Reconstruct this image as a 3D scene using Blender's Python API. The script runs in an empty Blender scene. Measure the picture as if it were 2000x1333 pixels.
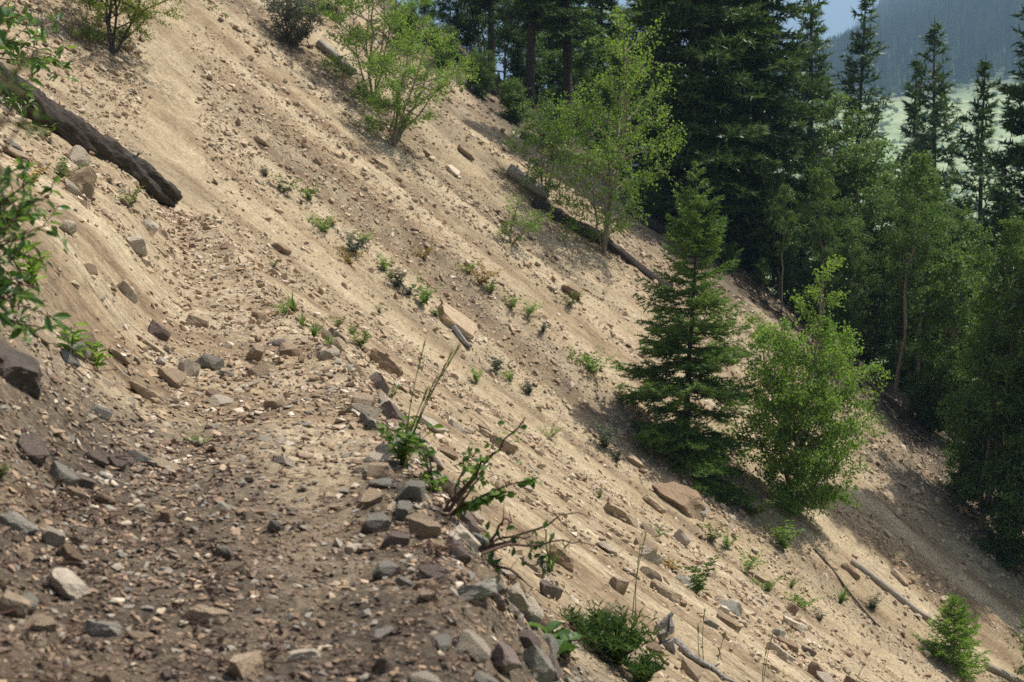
import bpy, math
import numpy as np
from mathutils import Vector, Matrix

# ------------------------------------------------------------------ camera, sky, sun, exposure
SC = bpy.context.scene
COL = SC.collection
EYE = 1.65
F = 2778.0                       # focal length in photo pixels (2000 wide) = 50 mm on 36 mm
PITCH = math.atan((666.5 - 250.0) / F)
cam_d = bpy.data.cameras.new('camera'); cam = bpy.data.objects.new('camera', cam_d); COL.objects.link(cam)
cam.location = (0, 0, EYE); cam.rotation_euler = (math.pi / 2 - PITCH, 0, 0)
cam_d.sensor_width = 36; cam_d.lens = 36 * F / 2000; cam_d.clip_start = 0.05; cam_d.clip_end = 30000
cam_d.dof.use_dof = True; cam_d.dof.focus_distance = 14.0; cam_d.dof.aperture_fstop = 4.0
SC.camera = cam

SUN_EL, SUN_AZ = math.radians(61), math.radians(24)      # azimuth measured from +X towards +Y
world = bpy.data.worlds.new('World'); SC.world = world; world.use_nodes = True
wn = world.node_tree; wn.nodes.clear()
sky = wn.nodes.new('ShaderNodeTexSky'); sky.sky_type = 'NISHITA'; sky.sun_disc = False
sky.sun_elevation = SUN_EL; sky.sun_rotation = math.pi / 2 - SUN_AZ
sky.air_density = 1.0; sky.dust_density = 8.0; sky.ozone_density = 1.0; sky.altitude = 900
bg = wn.nodes.new('ShaderNodeBackground'); bg.inputs['Strength'].default_value = 0.125
wo = wn.nodes.new('ShaderNodeOutputWorld')
wn.links.new(sky.outputs[0], bg.inputs[0]); wn.links.new(bg.outputs[0], wo.inputs[0])
sun_d = bpy.data.lights.new('sun', 'SUN'); sun_d.energy = 5.0; sun_d.angle = math.radians(0.53); sun_d.color = (1.0, 0.945, 0.85)
sun = bpy.data.objects.new('sun', sun_d); COL.objects.link(sun)
sv = Vector((math.cos(SUN_EL) * math.cos(SUN_AZ), math.cos(SUN_EL) * math.sin(SUN_AZ), math.sin(SUN_EL)))
sun.rotation_euler = sv.to_track_quat('Z', 'Y').to_euler(); sun.location = sv * 60
vs = SC.view_settings; vs.view_transform = 'Standard'; vs.look = 'None'; vs.gamma = 1; vs.exposure = 0.42; vs.use_curve_mapping = False
SC.render.engine = 'CYCLES'
cy = SC.cycles; cy.max_bounces = 6; cy.diffuse_bounces = 3; cy.glossy_bounces = 2; cy.transmission_bounces = 3
cy.volume_bounces = 0; cy.transparent_max_bounces = 4; cy.use_denoising = False; SC.render.filter_size = 1.2; cy.caustics_reflective = False; cy.caustics_refractive = False
cy.sample_clamp_indirect = 6

# ------------------------------------------------------------------ numeric helpers
RNG = np.random.default_rng(7)
def _h(ix, iy, s):
    n = (ix.astype(np.int64) * 374761393 + iy.astype(np.int64) * 668265263 + s * 1442695041) & 0x7fffffff
    n = ((n ^ (n >> 13)) * 1274126177) & 0x7fffffff
    n = (n ^ (n >> 16)) & 0xffff
    return n / 65535.0
def noise(x, y, s=0):
    x = np.asarray(x, float); y = np.asarray(y, float)
    ix = np.floor(x); iy = np.floor(y); fx = x - ix; fy = y - iy
    fx = fx * fx * (3 - 2 * fx); fy = fy * fy * (3 - 2 * fy)
    ix = ix.astype(np.int64); iy = iy.astype(np.int64)
    a = _h(ix, iy, s); b = _h(ix + 1, iy, s); c = _h(ix, iy + 1, s); d = _h(ix + 1, iy + 1, s)
    return (a + (b - a) * fx) * (1 - fy) + (c + (d - c) * fx) * fy - 0.5
def fbm(x, y, s=0, o=4):
    r = 0; a = 1.0
    for k in range(o):
        r = r + a * noise(x, y, s + 17 * k); x = x * 2.03 + 11.3; y = y * 2.03 + 5.7; a *= 0.5
    return r
def sst(a, b, x):
    t = np.clip((x - a) / (b - a), 0, 1); return t * t * (3 - 2 * t)
def nrm(v):
    return v / np.maximum(np.linalg.norm(v, axis=-1, keepdims=True), 1e-9)

# ------------------------------------------------------------------ the lie of the land
TRAIL = np.array([(-.45, -15), (-.6, 0), (-.75, 3), (-.86, 4.8), (-1.12, 7.05), (-1.76, 10.2), (-3.08, 15.3), (-3.08 - .2586 * 60, 75.3)])
def sdist(x, y, P):
    best = np.full(np.shape(x), 1e9); sg = np.zeros(np.shape(x))
    for i in range(len(P) - 1):
        ax, ay = P[i]; bx, by = P[i + 1]; dx, dy = bx - ax, by - ay
        t = np.clip(((x - ax) * dx + (y - ay) * dy) / (dx * dx + dy * dy), 0, 1)
        ex, ey = x - ax - t * dx, y - ay - t * dy
        d = np.hypot(ex, ey); m = d < best
        best = np.where(m, d, best); sg = np.where(m, np.sign(dy * ex - dx * ey), sg)
    return best * sg
PHI = math.radians(24)
FX, FY = math.cos(PHI), -math.sin(PHI)       # downhill direction of the far face
QX, QY = math.sin(PHI), math.cos(PHI)        # along its contours, away from the camera
TAN1, TAN2 = 0.70, 0.70
P2 = (-7.9, 33.0)
def parts_of_land(x, y):
    s1 = sdist(x, y, TRAIL)
    s2 = (x - P2[0]) * FX + (y - P2[1]) * FY
    q = x * QX + y * QY
    return s1, s2, q
def edge_q(s2):                               # where the open slope ends and the forest starts
    return 57.0 - 1.5 * sst(8, 22, s2) - 10 * sst(20, 30, s2) + 0.8 * np.sin(s2 * .55)
def H(x, y, fine=True):
    x = np.asarray(x, float); y = np.asarray(y, float)
    s1, s2, q = parts_of_land(x, y)
    h1 = -TAN1 * s1 + 0.004 * np.clip(s1, 0, 30) ** 2 * 0
    h2 = -TAN2 * s2
    k = 3.2
    w = np.clip(0.5 + 0.5 * (h2 - h1) / k, 0, 1)           # polynomial smooth maximum
    h = h1 * (1 - w) + h2 * w + k * w * (1 - w) * 0.5
    e = q - edge_q(s2)
    h = h - 0.42 * (np.sqrt(np.clip(e + 1.5, 0, None) ** 2 + 9) - 3)
    # rills and streaks running down the fall line
    r = np.hypot(x, y)
    st = (fbm(x * 1.1 * .26 + y * 1.1, s1 * .10, 3, 4) * (1 - w) + fbm(q * 0.8, s2 * .07, 5, 4) * w)
    amp = (0.16 * sst(.6, 2.5, np.abs(s1)) + .02) * (.35 + .65 * np.maximum(w, sst(9, 22, r)))
    h = h + st * amp * 1.2 + fbm(x * .35, y * .35, 9, 3) * 0.16 * sst(.8, 4, np.abs(s1))
    h = h + 0.30 * fbm(q * .35 + 3, s2 * .05, 25, 3) * w * sst(1, 5, np.abs(s1))
    # the trail bench
    hw = 0.72 - 0.34 * sst(4, 16, r)
    on = 1 - sst(hw * .55, hw * np.where(s1 < 0, 2.7, 1.9), np.abs(s1 + .03))
    on = on * (1 - sst(24, 33, y))
    bench = -0.05 * s1 + 0.05 * fbm(x * 1.7, y * 1.7, 31, 3) + .02
    h = h * (1 - on) + bench * on
    berm = np.exp(-((s1 - hw * 1.12) / .26) ** 2) * (1 - sst(22, 31, y))
    h = h + berm * (0.13 + .10 * fbm(x * 1.3, y * 1.3, 41, 2)) * (1 - .35 * sst(8, 14, r))
    if fine:
        h = h + (0.035 + .05 * sst(12, 25, r) * (.4 + w)) * fbm(x * 3.1, y * 3.1, 51, 3) + (0.016 * noise(x * 13, y * 13, 61) + 0.010 * noise(x * 29, y * 29, 62)) * (1 - sst(20, 45, r))
    return h
def gnormal(x, y, e=0.25):
    gx = (H(x + e, y, False) - H(x - e, y, False)) / (2 * e); gy = (H(x, y + e, False) - H(x, y - e, False)) / (2 * e)
    return nrm(np.stack([-gx, -gy, np.ones_like(gx)], -1))
CP, SP = math.cos(PITCH), math.sin(PITCH)
def rays(px, py):
    u = (np.asarray(px, float) - 1000) / F; v = (666.5 - np.asarray(py, float)) / F
    return np.stack([u, CP + v * SP, -SP + v * CP], -1)
TT = np.geomspace(1.5, 160, 2600)
def P(px, py):
    """ground point seen at a photo pixel: where that line of sight meets the land"""
    for k in range(60):                       # a line of sight that clears the crest is lowered until it meets the slope
        d = rays(px, py + 4 * k); X = d[0] * TT; Y = d[1] * TT; Z = EYE + d[2] * TT
        hit = (Z < H(X, Y)) & (TT < 75)
        if hit.any(): break
    i = int(np.argmax(hit))
    return np.array([X[i], Y[i], H(X[i], Y[i])])
def at(px, dist):
    """ground point at a bearing and a distance"""
    x = (px - 1000) / F * dist / CP
    return np.array([x, dist, float(H(x, dist))])
def hgt(base, py):
    """height above base of what is seen at image row py straight above it"""
    v = (666.5 - py) / F; y = base[1]
    return EYE + y * (-SP + v * CP) / (CP + v * SP) - base[2]

# ------------------------------------------------------------------ mesh helpers
class MB:
    def __init__(s): s.v = []; s.f = []; s.t = []; s.m = []; s.n = 0
    def add(s, v, f, tint=0.0, mat=0):
        v = np.asarray(v, float).reshape(-1, 3); f = np.asarray(f, int)
        s.v.append(v); s.f.append(f + s.n); s.n += len(v)
        s.t.append(np.broadcast_to(np.asarray(tint, float), (len(v),)) if np.ndim(tint) < 1 or len(tint) == len(v) else np.repeat(tint, len(v) // len(tint)))
        s.m.append(np.full(len(f), mat, int))
    def mesh(s, name, mats, smooth=False):
        me = bpy.data.meshes.new(name)
        if s.n == 0: return me
        v = np.concatenate(s.v); me.vertices.add(len(v)); me.vertices.foreach_set('co', v.ravel())
        loops = np.concatenate([f.ravel() for f in s.f]); tot = np.concatenate([np.full(len(f), f.shape[1]) for f in s.f])
        me.loops.add(len(loops)); me.loops.foreach_set('vertex_index', loops)
        me.polygons.add(len(tot)); me.polygons.foreach_set('loop_start', np.concatenate([[0], np.cumsum(tot)[:-1]])); 
        me.polygons.foreach_set('material_index', np.concatenate(s.m)); me.polygons.foreach_set('use_smooth', np.full(len(tot), smooth))
        a = me.attributes.new('tint', 'FLOAT', 'POINT'); a.data.foreach_set('value', np.concatenate(s.t))
        for m in (mats if isinstance(mats, (list, tuple)) else [mats]): me.materials.append(m)
        me.update(calc_edges=True); return me
def link(name, me, parent=None, loc=None):
    o = bpy.data.objects.new(name, me); COL.objects.link(o)
    if parent is not None: o.parent = parent
    if loc is not None: o.location = loc
    return o
def tag(o, label, cat=None, group=None, kind=None):
    if label: o['label'] = label
    if cat: o['category'] = cat
    if group: o['group'] = group
    if kind: o['kind'] = kind
    return o
def empty(name, loc, label, cat, group=None, rz=0, sc=1):
    o = bpy.data.objects.new(name, None); COL.objects.link(o); o.location = loc; o.rotation_euler[2] = rz; o.scale = (sc,) * 3
    o.empty_display_size = .2
    return tag(o, label, cat, group)
def tube(mb, pts, rad, n=6, tint=0.0, mat=0, cap=True, wob=0, seed=0):
    pts = np.asarray(pts, float); rad = np.broadcast_to(np.asarray(rad, float), (len(pts),))
    d = np.gradient(pts, axis=0); d = nrm(d)
    ref = np.array([0, 0, 1.0]) if abs(d[:, 2]).mean() < .8 else np.array([1.0, 0, 0])
    a = nrm(np.cross(d, ref)); b = np.cross(d, a)
    th = np.arange(n) * 2 * math.pi / n
    R = rad[:, None] * np.ones(n)
    if wob and n >= 14:
        ii, jj = np.meshgrid(np.arange(len(pts)), th, indexing='ij')
        R = R * (1 + wob * .8 * fbm(jj * 4.2 + np.sin(jj) * 2, ii * .22 + seed, 79, 3) * np.sin(np.minimum(jj, 2 * math.pi - jj) * .5 + .35))
    if wob:
        ii, jj = np.meshgrid(np.arange(len(pts)), th, indexing='ij')
        R = R * (1 + wob * 2 * fbm(np.cos(jj) * 2.2 + 9 + ii * .13, np.sin(jj) * 2.2 + seed, 77, 3))
    v = pts[:, None, :] + R[..., None] * (np.cos(th)[None, :, None] * a[:, None, :] + np.sin(th)[None, :, None] * b[:, None, :])
    i = np.arange(len(pts) - 1)[:, None] * n; j = np.arange(n)[None, :]; j2 = (j + 1) % n
    f = np.stack([i + j, i + j2, i + n + j2, i + n + j], -1).reshape(-1, 4)
    mb.add(v.reshape(-1, 3), f, tint, mat)
    if cap:
        m = len(pts) * n
        for base, k in ((0, 0), ((len(pts) - 1) * n, -1)):
            c = np.concatenate([v[k], pts[k][None]]); 
            mb.add(c, np.stack([np.arange(n), (np.arange(n) + 1) % n, np.full(n, n)], -1), tint, mat)
def blades(mb, pos, dr, nr, L, W, tint, tmpl='leaf', mat=0):
    """many small leaves: pos, direction and normal per leaf"""
    dr = nrm(dr); nr = nrm(nr - (nr * dr).sum(-1, keepdims=True) * dr); sd = np.cross(dr, nr)
    if tmpl == 'needle': T = np.array([(-.5, 0, 0), (.5, 0, 0), (0, 1, 0)]); tri = np.array([(0, 1, 2)])
    elif tmpl == 'leaf': T = np.array([(0, 0, 0), (.5, .42, .10), (0, 1, -.10), (-.5, .42, .10)]); tri = np.array([(0, 1, 2), (0, 2, 3)])
    else:
        T = np.array([(0, 0, 0), (.36, .2, .05), (.5, .45, .09), (.34, .74, .05), (0, 1.0, -.14), (-.34, .74, .05), (-.5, .45, .09), (-.36, .2, .05), (0, .3, -.01), (0, .65, -.04)])
        tri = np.array([(0, 1, 8), (1, 2, 8), (2, 9, 8), (2, 3, 9), (3, 4, 9), (4, 5, 9), (5, 6, 9), (6, 8, 9), (6, 7, 8), (7, 0, 8)])
    L = np.broadcast_to(L, (len(pos),)); W = np.broadcast_to(W, (len(pos),))
    v = pos[:, None] + T[None, :, 0, None] * (W[:, None, None] * sd[:, None]) + T[None, :, 1, None] * (L[:, None, None] * dr[:, None]) + T[None, :, 2, None] * (L[:, None, None] * nr[:, None])
    f = (np.arange(len(pos))[:, None, None] * len(T) + tri[None]).reshape(-1, 3)
    mb.add(v.reshape(-1, 3), f, np.repeat(np.broadcast_to(tint, (len(pos),)), len(T)), mat)

# ------------------------------------------------------------------ materials
def lin(r, g, b):
    return tuple(((c / 255) / 12.92 if c / 255 < .04045 else ((c / 255 + .055) / 1.055) ** 2.4) for c in (r, g, b)) + (1,)
def new_mat(name):
    m = bpy.data.materials.new(name); m.use_nodes = True; nt = m.node_tree; nt.nodes.clear()
    out = nt.nodes.new('ShaderNodeOutputMaterial'); return m, nt, out
def N(nt, typ, **kw):
    n = nt.nodes.new(typ)
    for k, v in kw.items():
        if hasattr(n, k): setattr(n, k, v)
        else: n.inputs[k].default_value = v
    return n
def ramp(nt, fac, stops):
    r = nt.nodes.new('ShaderNodeValToRGB'); cr = r.color_ramp
    while len(cr.elements) < len(stops): cr.elements.new(.5)
    for e, (p, c) in zip(cr.elements, stops): e.position = p; e.color = c if len(c) == 4 else (*c, 1)
    nt.links.new(fac, r.inputs[0]); return r.outputs[0]
def mix(nt, fac, a, b, typ='MIX'):
    m = nt.nodes.new('ShaderNodeMix'); m.data_type = 'RGBA'; m.blend_type = typ
    for s, v in ((m.inputs[0], fac), (m.inputs[6], a), (m.inputs[7], b)):
        if hasattr(v, 'is_linked'): nt.links.new(v, s)
        else: s.default_value = v
    return m.outputs[2]
def math_n(nt, op, a, b=0.5):
    m = nt.nodes.new('ShaderNodeMath'); m.operation = op
    for s, v in ((m.inputs[0], a), (m.inputs[1], b)):
        if hasattr(v, 'is_linked'): nt.links.new(v, s)
        else: s.default_value = v
    return m.outputs[0]
def attr(nt, name):
    return N(nt, 'ShaderNodeAttribute', attribute_name=name).outputs['Fac']

def leaf_mat(name, cols, trans=0.35, rough=.45, spec=.25, tcol=1.35):
    m, nt, out = new_mat(name)
    rnd = N(nt, 'ShaderNodeObjectInfo').outputs['Random']
    f = math_n(nt, 'FRACT', math_n(nt, 'ADD', attr(nt, 'tint'), math_n(nt, 'MULTIPLY', rnd, 0.0)), 0)
    c = ramp(nt, f, [(i / (len(cols) - 1), x) for i, x in enumerate(cols)])
    p = N(nt, 'ShaderNodeBsdfPrincipled', Roughness=rough); nt.links.new(c, p.inputs['Base Color']); p.inputs['Specular IOR Level'].default_value = spec
    tr = N(nt, 'ShaderNodeBsdfTranslucent'); nt.links.new(mix(nt, 1.0, c, (tcol, tcol * 1.05, tcol * .55, 1), 'MULTIPLY'), tr.inputs[0])
    ms = N(nt, 'ShaderNodeMixShader'); ms.inputs[0].default_value = trans
    nt.links.new(p.outputs[0], ms.inputs[1]); nt.links.new(tr.outputs[0], ms.inputs[2]); nt.links.new(ms.outputs[0], out.inputs[0]); return m
def plain_mat(name, c1, c2, scale=8, rough=.9, stretch=None, bump=.3, bscale=30):
    m, nt, out = new_mat(name)
    tc = N(nt, 'ShaderNodeTexCoord').outputs['Object']
    if stretch:
        mp = N(nt, 'ShaderNodeMapping'); mp.inputs['Scale'].default_value = stretch; nt.links.new(tc, mp.inputs[0]); tc = mp.outputs[0]
    n1 = N(nt, 'ShaderNodeTexNoise', Scale=scale, Detail=6.0, Roughness=.65); nt.links.new(tc, n1.inputs['Vector'])
    c = ramp(nt, n1.outputs[0], [(.32, c1), (.68, c2)])
    p = N(nt, 'ShaderNodeBsdfPrincipled', Roughness=rough); p.inputs['Specular IOR Level'].default_value = .2
    nt.links.new(c, p.inputs['Base Color'])
    n2 = N(nt, 'ShaderNodeTexNoise', Scale=bscale, Detail=5.0); nt.links.new(tc, n2.inputs['Vector'])
    b = N(nt, 'ShaderNodeBump', Strength=bump, Distance=.02); nt.links.new(n2.outputs[0], b.inputs['Height']); nt.links.new(b.outputs[0], p.inputs['Normal'])
    nt.links.new(p.outputs[0], out.inputs[0]); return m
def rock_mat(name, base, var, vein):
    """broken shale: base colour, a second tone, rusty or pale staining, dust on top from the slope"""
    m, nt, out = new_mat(name)
    tc = N(nt, 'ShaderNodeTexCoord').outputs['Object']; oi = N(nt, 'ShaderNodeObjectInfo').outputs['Random']
    off = N(nt, 'ShaderNodeVectorMath', operation='ADD'); nt.links.new(tc, off.inputs[0])
    cb = N(nt, 'ShaderNodeCombineXYZ'); nt.links.new(math_n(nt, 'MULTIPLY', oi, 40.0), cb.inputs[0]); nt.links.new(cb.outputs[0], off.inputs[1])
    v = off.outputs[0]
    n1 = N(nt, 'ShaderNodeTexNoise', Scale=4.5, Detail=8.0, Roughness=.72); nt.links.new(v, n1.inputs['Vector'])
    n2 = N(nt, 'ShaderNodeTexNoise', Scale=24.0, Detail=6.0, Roughness=.75); nt.links.new(v, n2.inputs['Vector'])
    c = ramp(nt, n1.outputs[0], [(.3, base), (.6, var), (.78, vein)])
    c = mix(nt, .45, c, ramp(nt, n2.outputs[0], [(.3, (.25, .25, .25)), (.7, (.8, .8, .8))]), 'OVERLAY')
    c = mix(nt, .5, c, ramp(nt, oi, [(0, (.34, .33, .32)), (1, (.66, .64, .61))]), 'OVERLAY')
    p = N(nt, 'ShaderNodeBsdfPrincipled', Roughness=.82); p.inputs['Specular IOR Level'].default_value = .25
    nt.links.new(c, p.inputs['Base Color'])
    b = N(nt, 'ShaderNodeBump', Strength=.8, Distance=.05); nt.links.new(n2.outputs[0], b.inputs['Height']); nt.links.new(b.outputs[0], p.inputs['Normal'])
    nt.links.new(p.outputs[0], out.inputs[0]); return m
SAND = (.36, .27, .175, 1); SAND2 = (.225, .168, .110, 1)
DARKROCK = rock_mat('rock_dark', (.07, .058, .048, 1), (.12, .098, .08, 1), (.16, .115, .08, 1))
ROCKS = {
 'tan': rock_mat('rock_tan', (.31, .235, .155, 1), (.40, .31, .215, 1), (.30, .19, .10, 1)),
 'cream': rock_mat('rock_cream', (.42, .36, .28, 1), (.50, .43, .34, 1), (.38, .27, .17, 1)),
 'grey': rock_mat('rock_grey', (.20, .19, .16, 1), (.28, .26, .22, 1), (.32, .24, .16, 1)),
 'brown': rock_mat('rock_brown', (.20, .14, .093, 1), (.28, .20, .13, 1), (.18, .125, .09, 1)),
 'purplish': rock_mat('rock_purplish', (.15, .115, .10, 1), (.21, .165, .14, 1), (.27, .19, .13, 1)),
}
def gravel_mat():
    m, nt, out = new_mat('loose_stone')
    t = attr(nt, 'tint'); g = N(nt, 'ShaderNodeNewGeometry').outputs['Position']
    c = ramp(nt, t, [(0, (.16, .12, .095, 1)), (.12, (.22, .15, .10, 1)), (.26, (.30, .22, .145, 1)), (.42, (.37, .27, .175, 1)), (.56, (.30, .25, .19, 1)), (.66, (.22, .20, .165, 1)), (.78, (.33, .23, .14, 1)), (.9, (.45, .37, .27, 1)), (1, (.52, .46, .37, 1))])
    n2 = N(nt, 'ShaderNodeTexNoise', Scale=26.0, Detail=4.0, Roughness=.7); nt.links.new(g, n2.inputs['Vector'])
    c = mix(nt, .5, c, ramp(nt, n2.outputs[0], [(.3, (.25, .25, .25)), (.7, (.75, .75, .75))]), 'OVERLAY')
    p = N(nt, 'ShaderNodeBsdfPrincipled', Roughness=.85); p.inputs['Specular IOR Level'].default_value = .2
    nt.links.new(c, p.inputs['Base Color']); nt.links.new(p.outputs[0], out.inputs[0]); return m
def soil_mat():
    m, nt, out = new_mat('sandy_soil')
    pos = N(nt, 'ShaderNodeNewGeometry').outputs['Position']
    dark = attr(nt, 'tint'); duff = attr(nt, 'duff'); strk = attr(nt, 'streak')
    n1 = N(nt, 'ShaderNodeTexNoise', Scale=1.3, Detail=8.0, Roughness=.68); nt.links.new(pos, n1.inputs['Vector'])
    n2 = N(nt, 'ShaderNodeTexNoise', Scale=22.0, Detail=6.0, Roughness=.75); nt.links.new(pos, n2.inputs['Vector'])
    n3 = N(nt, 'ShaderNodeTexVoronoi', Scale=55.0); nt.links.new(pos, n3.inputs['Vector'])
    c = ramp(nt, strk, [(.25, SAND2), (.5, (.312, .250, .166, 1)), (.8, (.378, .312, .218, 1))])
    c = mix(nt, .55, c, ramp(nt, n1.outputs[0], [(.3, (.36, .35, .34)), (.7, (.64, .64, .64))]), 'OVERLAY')
    fl = []
    for an in ('flow_near', 'flow_far'):                       # fine dashes drawn out down the fall line
        mp = N(nt, 'ShaderNodeMapping'); mp.inputs['Scale'].default_value = (1.6, 9.0, 1); nt.links.new(N(nt, 'ShaderNodeAttribute', attribute_name=an).outputs['Vector'], mp.inputs[0])
        nz = N(nt, 'ShaderNodeTexNoise', Scale=1.0, Detail=6.0, Roughness=.72); nt.links.new(mp.outputs[0], nz.inputs['Vector']); fl.append(nz.outputs[0])
    mf = nt.nodes.new('ShaderNodeMix'); nt.links.new(attr(nt, 'far_face'), mf.inputs[0]); nt.links.new(fl[0], mf.inputs[2]); nt.links.new(fl[1], mf.inputs[3]); flow = mf.outputs[0]
    c = mix(nt, .8, c, ramp(nt, flow, [(.34, (.20, .185, .17)), (.44, (.44, .43, .42)), (.56, (.54, .54, .53)), (.68, (.66, .66, .65))]), 'OVERLAY')
    c = mix(nt, math_n(nt, 'MULTIPLY', dark, .92), c, ramp(nt, n2.outputs[0], [(.35, (.032, .026, .021, 1)), (.5, (.064, .052, .042, 1)), (.72, (.14, .112, .084, 1))]))
    c = mix(nt, duff, c, ramp(nt, n2.outputs[0], [(.35, (.045, .036, .028, 1)), (.65, (.12, .10, .078, 1))]))  # leaf duff plus the painted shade along the rim
    c = mix(nt, .5, c, ramp(nt, n2.outputs[0], [(.3, (.28, .27, .26)), (.7, (.70, .70, .70))]), 'OVERLAY')
    c = mix(nt, .25, c, ramp(nt, n3.outputs['Color'], [(.2, (.3, .3, .3)), (.8, (.75, .74, .7))]), 'OVERLAY')
    n4 = N(nt, 'ShaderNodeTexVoronoi', Scale=17.0); nt.links.new(pos, n4.inputs['Vector'])
    c = mix(nt, .35, c, ramp(nt, n4.outputs['Color'], [(.25, (.25, .24, .23)), (.5, (.5, .5, .5)), (.85, (.72, .71, .68))]), 'OVERLAY')
    p = N(nt, 'ShaderNodeBsdfPrincipled', Roughness=.95); p.inputs['Specular IOR Level'].default_value = .12
    nt.links.new(c, p.inputs['Base Color'])
    h = math_n(nt, 'ADD', math_n(nt, 'ADD', math_n(nt, 'MULTIPLY', n2.outputs[0], 1.0), math_n(nt, 'MULTIPLY', n3.outputs['Distance'], -.35)), math_n(nt, 'MULTIPLY', flow, 1.6))
    b = N(nt, 'ShaderNodeBump', Strength=.7, Distance=.035); nt.links.new(h, b.inputs['Height']); nt.links.new(b.outputs[0], p.inputs['Normal'])
    nt.links.new(p.outputs[0], out.inputs[0]); return m
M_SOIL = soil_mat(); M_GRAVEL = gravel_mat()

# ------------------------------------------------------------------ hillside and trail (one grid, split at the trail's edge)
# bands down the face (place along the contour, half width, from, to, strength): crumbly brown soil, loose stone
BROWN = [(34.4, .8, 1, 9, .75), (42.4, 1.5, -12, 0, .6), (45.5, .9, -6, 4, .55), (31.0, .5, 2, 16, .45), (38.8, .8, -3, 5, .4), (49, 1.4, -6, 8, .6), (47, 1.2, 10, 22, .65)]
STONY = [(29.4, 1.4, -14, -.5, 1.0), (26.5, .8, -14, -4, .4), (31.6, .9, -9, 0, .7), (31.3, .35, 0, 18, .8), (33.2, .55, -6, 16, .8), (35.8, .6, -4, 14, .85), (34.3, .7, 1, 9, .8), (37.6, .5, -8, 4, .7), (39.6, .6, -2, 18, .8), (42.5, 1.2, -14, 0, .7), (44, .5, 0, 18, .6), (46.5, .8, -8, 10, .6), (28.4, .5, 6, 20, .7)]
def land():
    az = np.unique(np.concatenate([np.linspace(-180, -60, 25), np.linspace(-60, -24, 40), np.linspace(-24, 24, 580), np.linspace(24, 60, 40), np.linspace(60, 180, 25)]))
    az = np.radians(az)
    rr = np.concatenate([np.linspace(.3, 2.6, 14)[:-1], np.geomspace(2.6, 78, 520)[:-1], np.geomspace(78, 170, 26)])
    R, A = np.meshgrid(rr, az, indexing='ij'); X = R * np.sin(A); Y = R * np.cos(A); Z = H(X, Y)
    s1, s2, q = parts_of_land(X, Y); hw = 0.72 - 0.34 * sst(4, 16, R)
    nr, na = X.shape
    i = np.arange(nr - 1)[:, None] * na; j = np.arange(na - 1)[None, :]
    f = np.stack([i + j, i + j + 1, i + na + j + 1, i + na + j], -1)
    V = np.stack([X, Y, Z], -1).reshape(-1, 3)
    h1 = -TAN1 * s1; h2 = -TAN2 * s2; w = np.clip(.5 + .5 * (h2 - h1) / 3.2, 0, 1)
    # soil colour: dark crumbly soil near the viewer and in bands on the face; leaf duff and painted tree shade at the forest's edge
    n = fbm(X * .8, Y * .8, 81, 4)
    near = (1 - sst(5.6, 8.0, R + 2.2 * n - np.clip(-s1, 0, 3) * .4 - .8 * np.exp(-((s1 - .8) / .5) ** 2) + 1.3 * np.exp(-((s1 - .2) / .28) ** 2))) * (.80 + .35 * np.clip(fbm(X * 2.2, Y * 2.2, 83, 3) + .35, 0, 1))
    bandq = fbm(q * .42 + 1.5, s2 * .035, 85, 3)
    band = sst(.06, .30, bandq + .18 * fbm(X * .5, Y * .5, 86, 3)) * .55 * w * sst(-8, 0, s2)
    wob_ = .9 * fbm(s2 * .25, q * .3, 88, 3)
    for qc, wd, lo_, hi_, am in BROWN: band = np.maximum(band, np.exp(-((q + wob_ - qc) / wd) ** 2) * sst(lo_, lo_ + 2, s2) * (1 - sst(hi_ - 2, hi_, s2)) * am)
    dark = np.clip(np.maximum(near, band * (.75 + .6 * fbm(X * 1.5, Y * 1.5, 89, 3))) + .10 * n, 0, 1)
    e = q - edge_q(s2)
    duff = sst(-7.0, -1.5, e + 3.5 * sst(8, 16, s2) + 5 * fbm(X * .3, Y * .3, 87, 3)) * sst(-14, -4, s2 + 8) * .95  # duff belt widened; its dark colour also paints tree shade at the crest
    strk = .55 + .8 * (fbm(q * 1.5, s2 * .12, 91, 4) * w + fbm((X * .26 + Y) * 1.5, s1 * .18, 93, 4) * (1 - w)) + .22 * fbm(X * 1.2, Y * 1.2, 95, 3)
    ctr = lambda a: .25 * (a[:-1, :-1] + a[1:, :-1] + a[1:, 1:] + a[:-1, 1:])
    on = (np.abs(ctr(s1) + .05) < ctr(hw) * 1.05) & (ctr(Y) < 31) & (ctr(Y) > -14)
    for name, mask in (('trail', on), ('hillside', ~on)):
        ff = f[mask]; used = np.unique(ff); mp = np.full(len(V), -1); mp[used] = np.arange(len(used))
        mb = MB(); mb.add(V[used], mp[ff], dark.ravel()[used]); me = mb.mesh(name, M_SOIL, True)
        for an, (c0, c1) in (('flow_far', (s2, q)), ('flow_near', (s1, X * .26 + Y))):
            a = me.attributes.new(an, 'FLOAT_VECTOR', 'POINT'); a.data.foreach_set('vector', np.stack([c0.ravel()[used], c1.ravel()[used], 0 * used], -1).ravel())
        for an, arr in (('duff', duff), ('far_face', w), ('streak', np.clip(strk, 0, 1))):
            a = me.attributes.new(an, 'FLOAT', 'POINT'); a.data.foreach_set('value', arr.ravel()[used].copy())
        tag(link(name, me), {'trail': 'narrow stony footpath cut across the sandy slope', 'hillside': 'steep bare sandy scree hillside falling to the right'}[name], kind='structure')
land()

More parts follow.
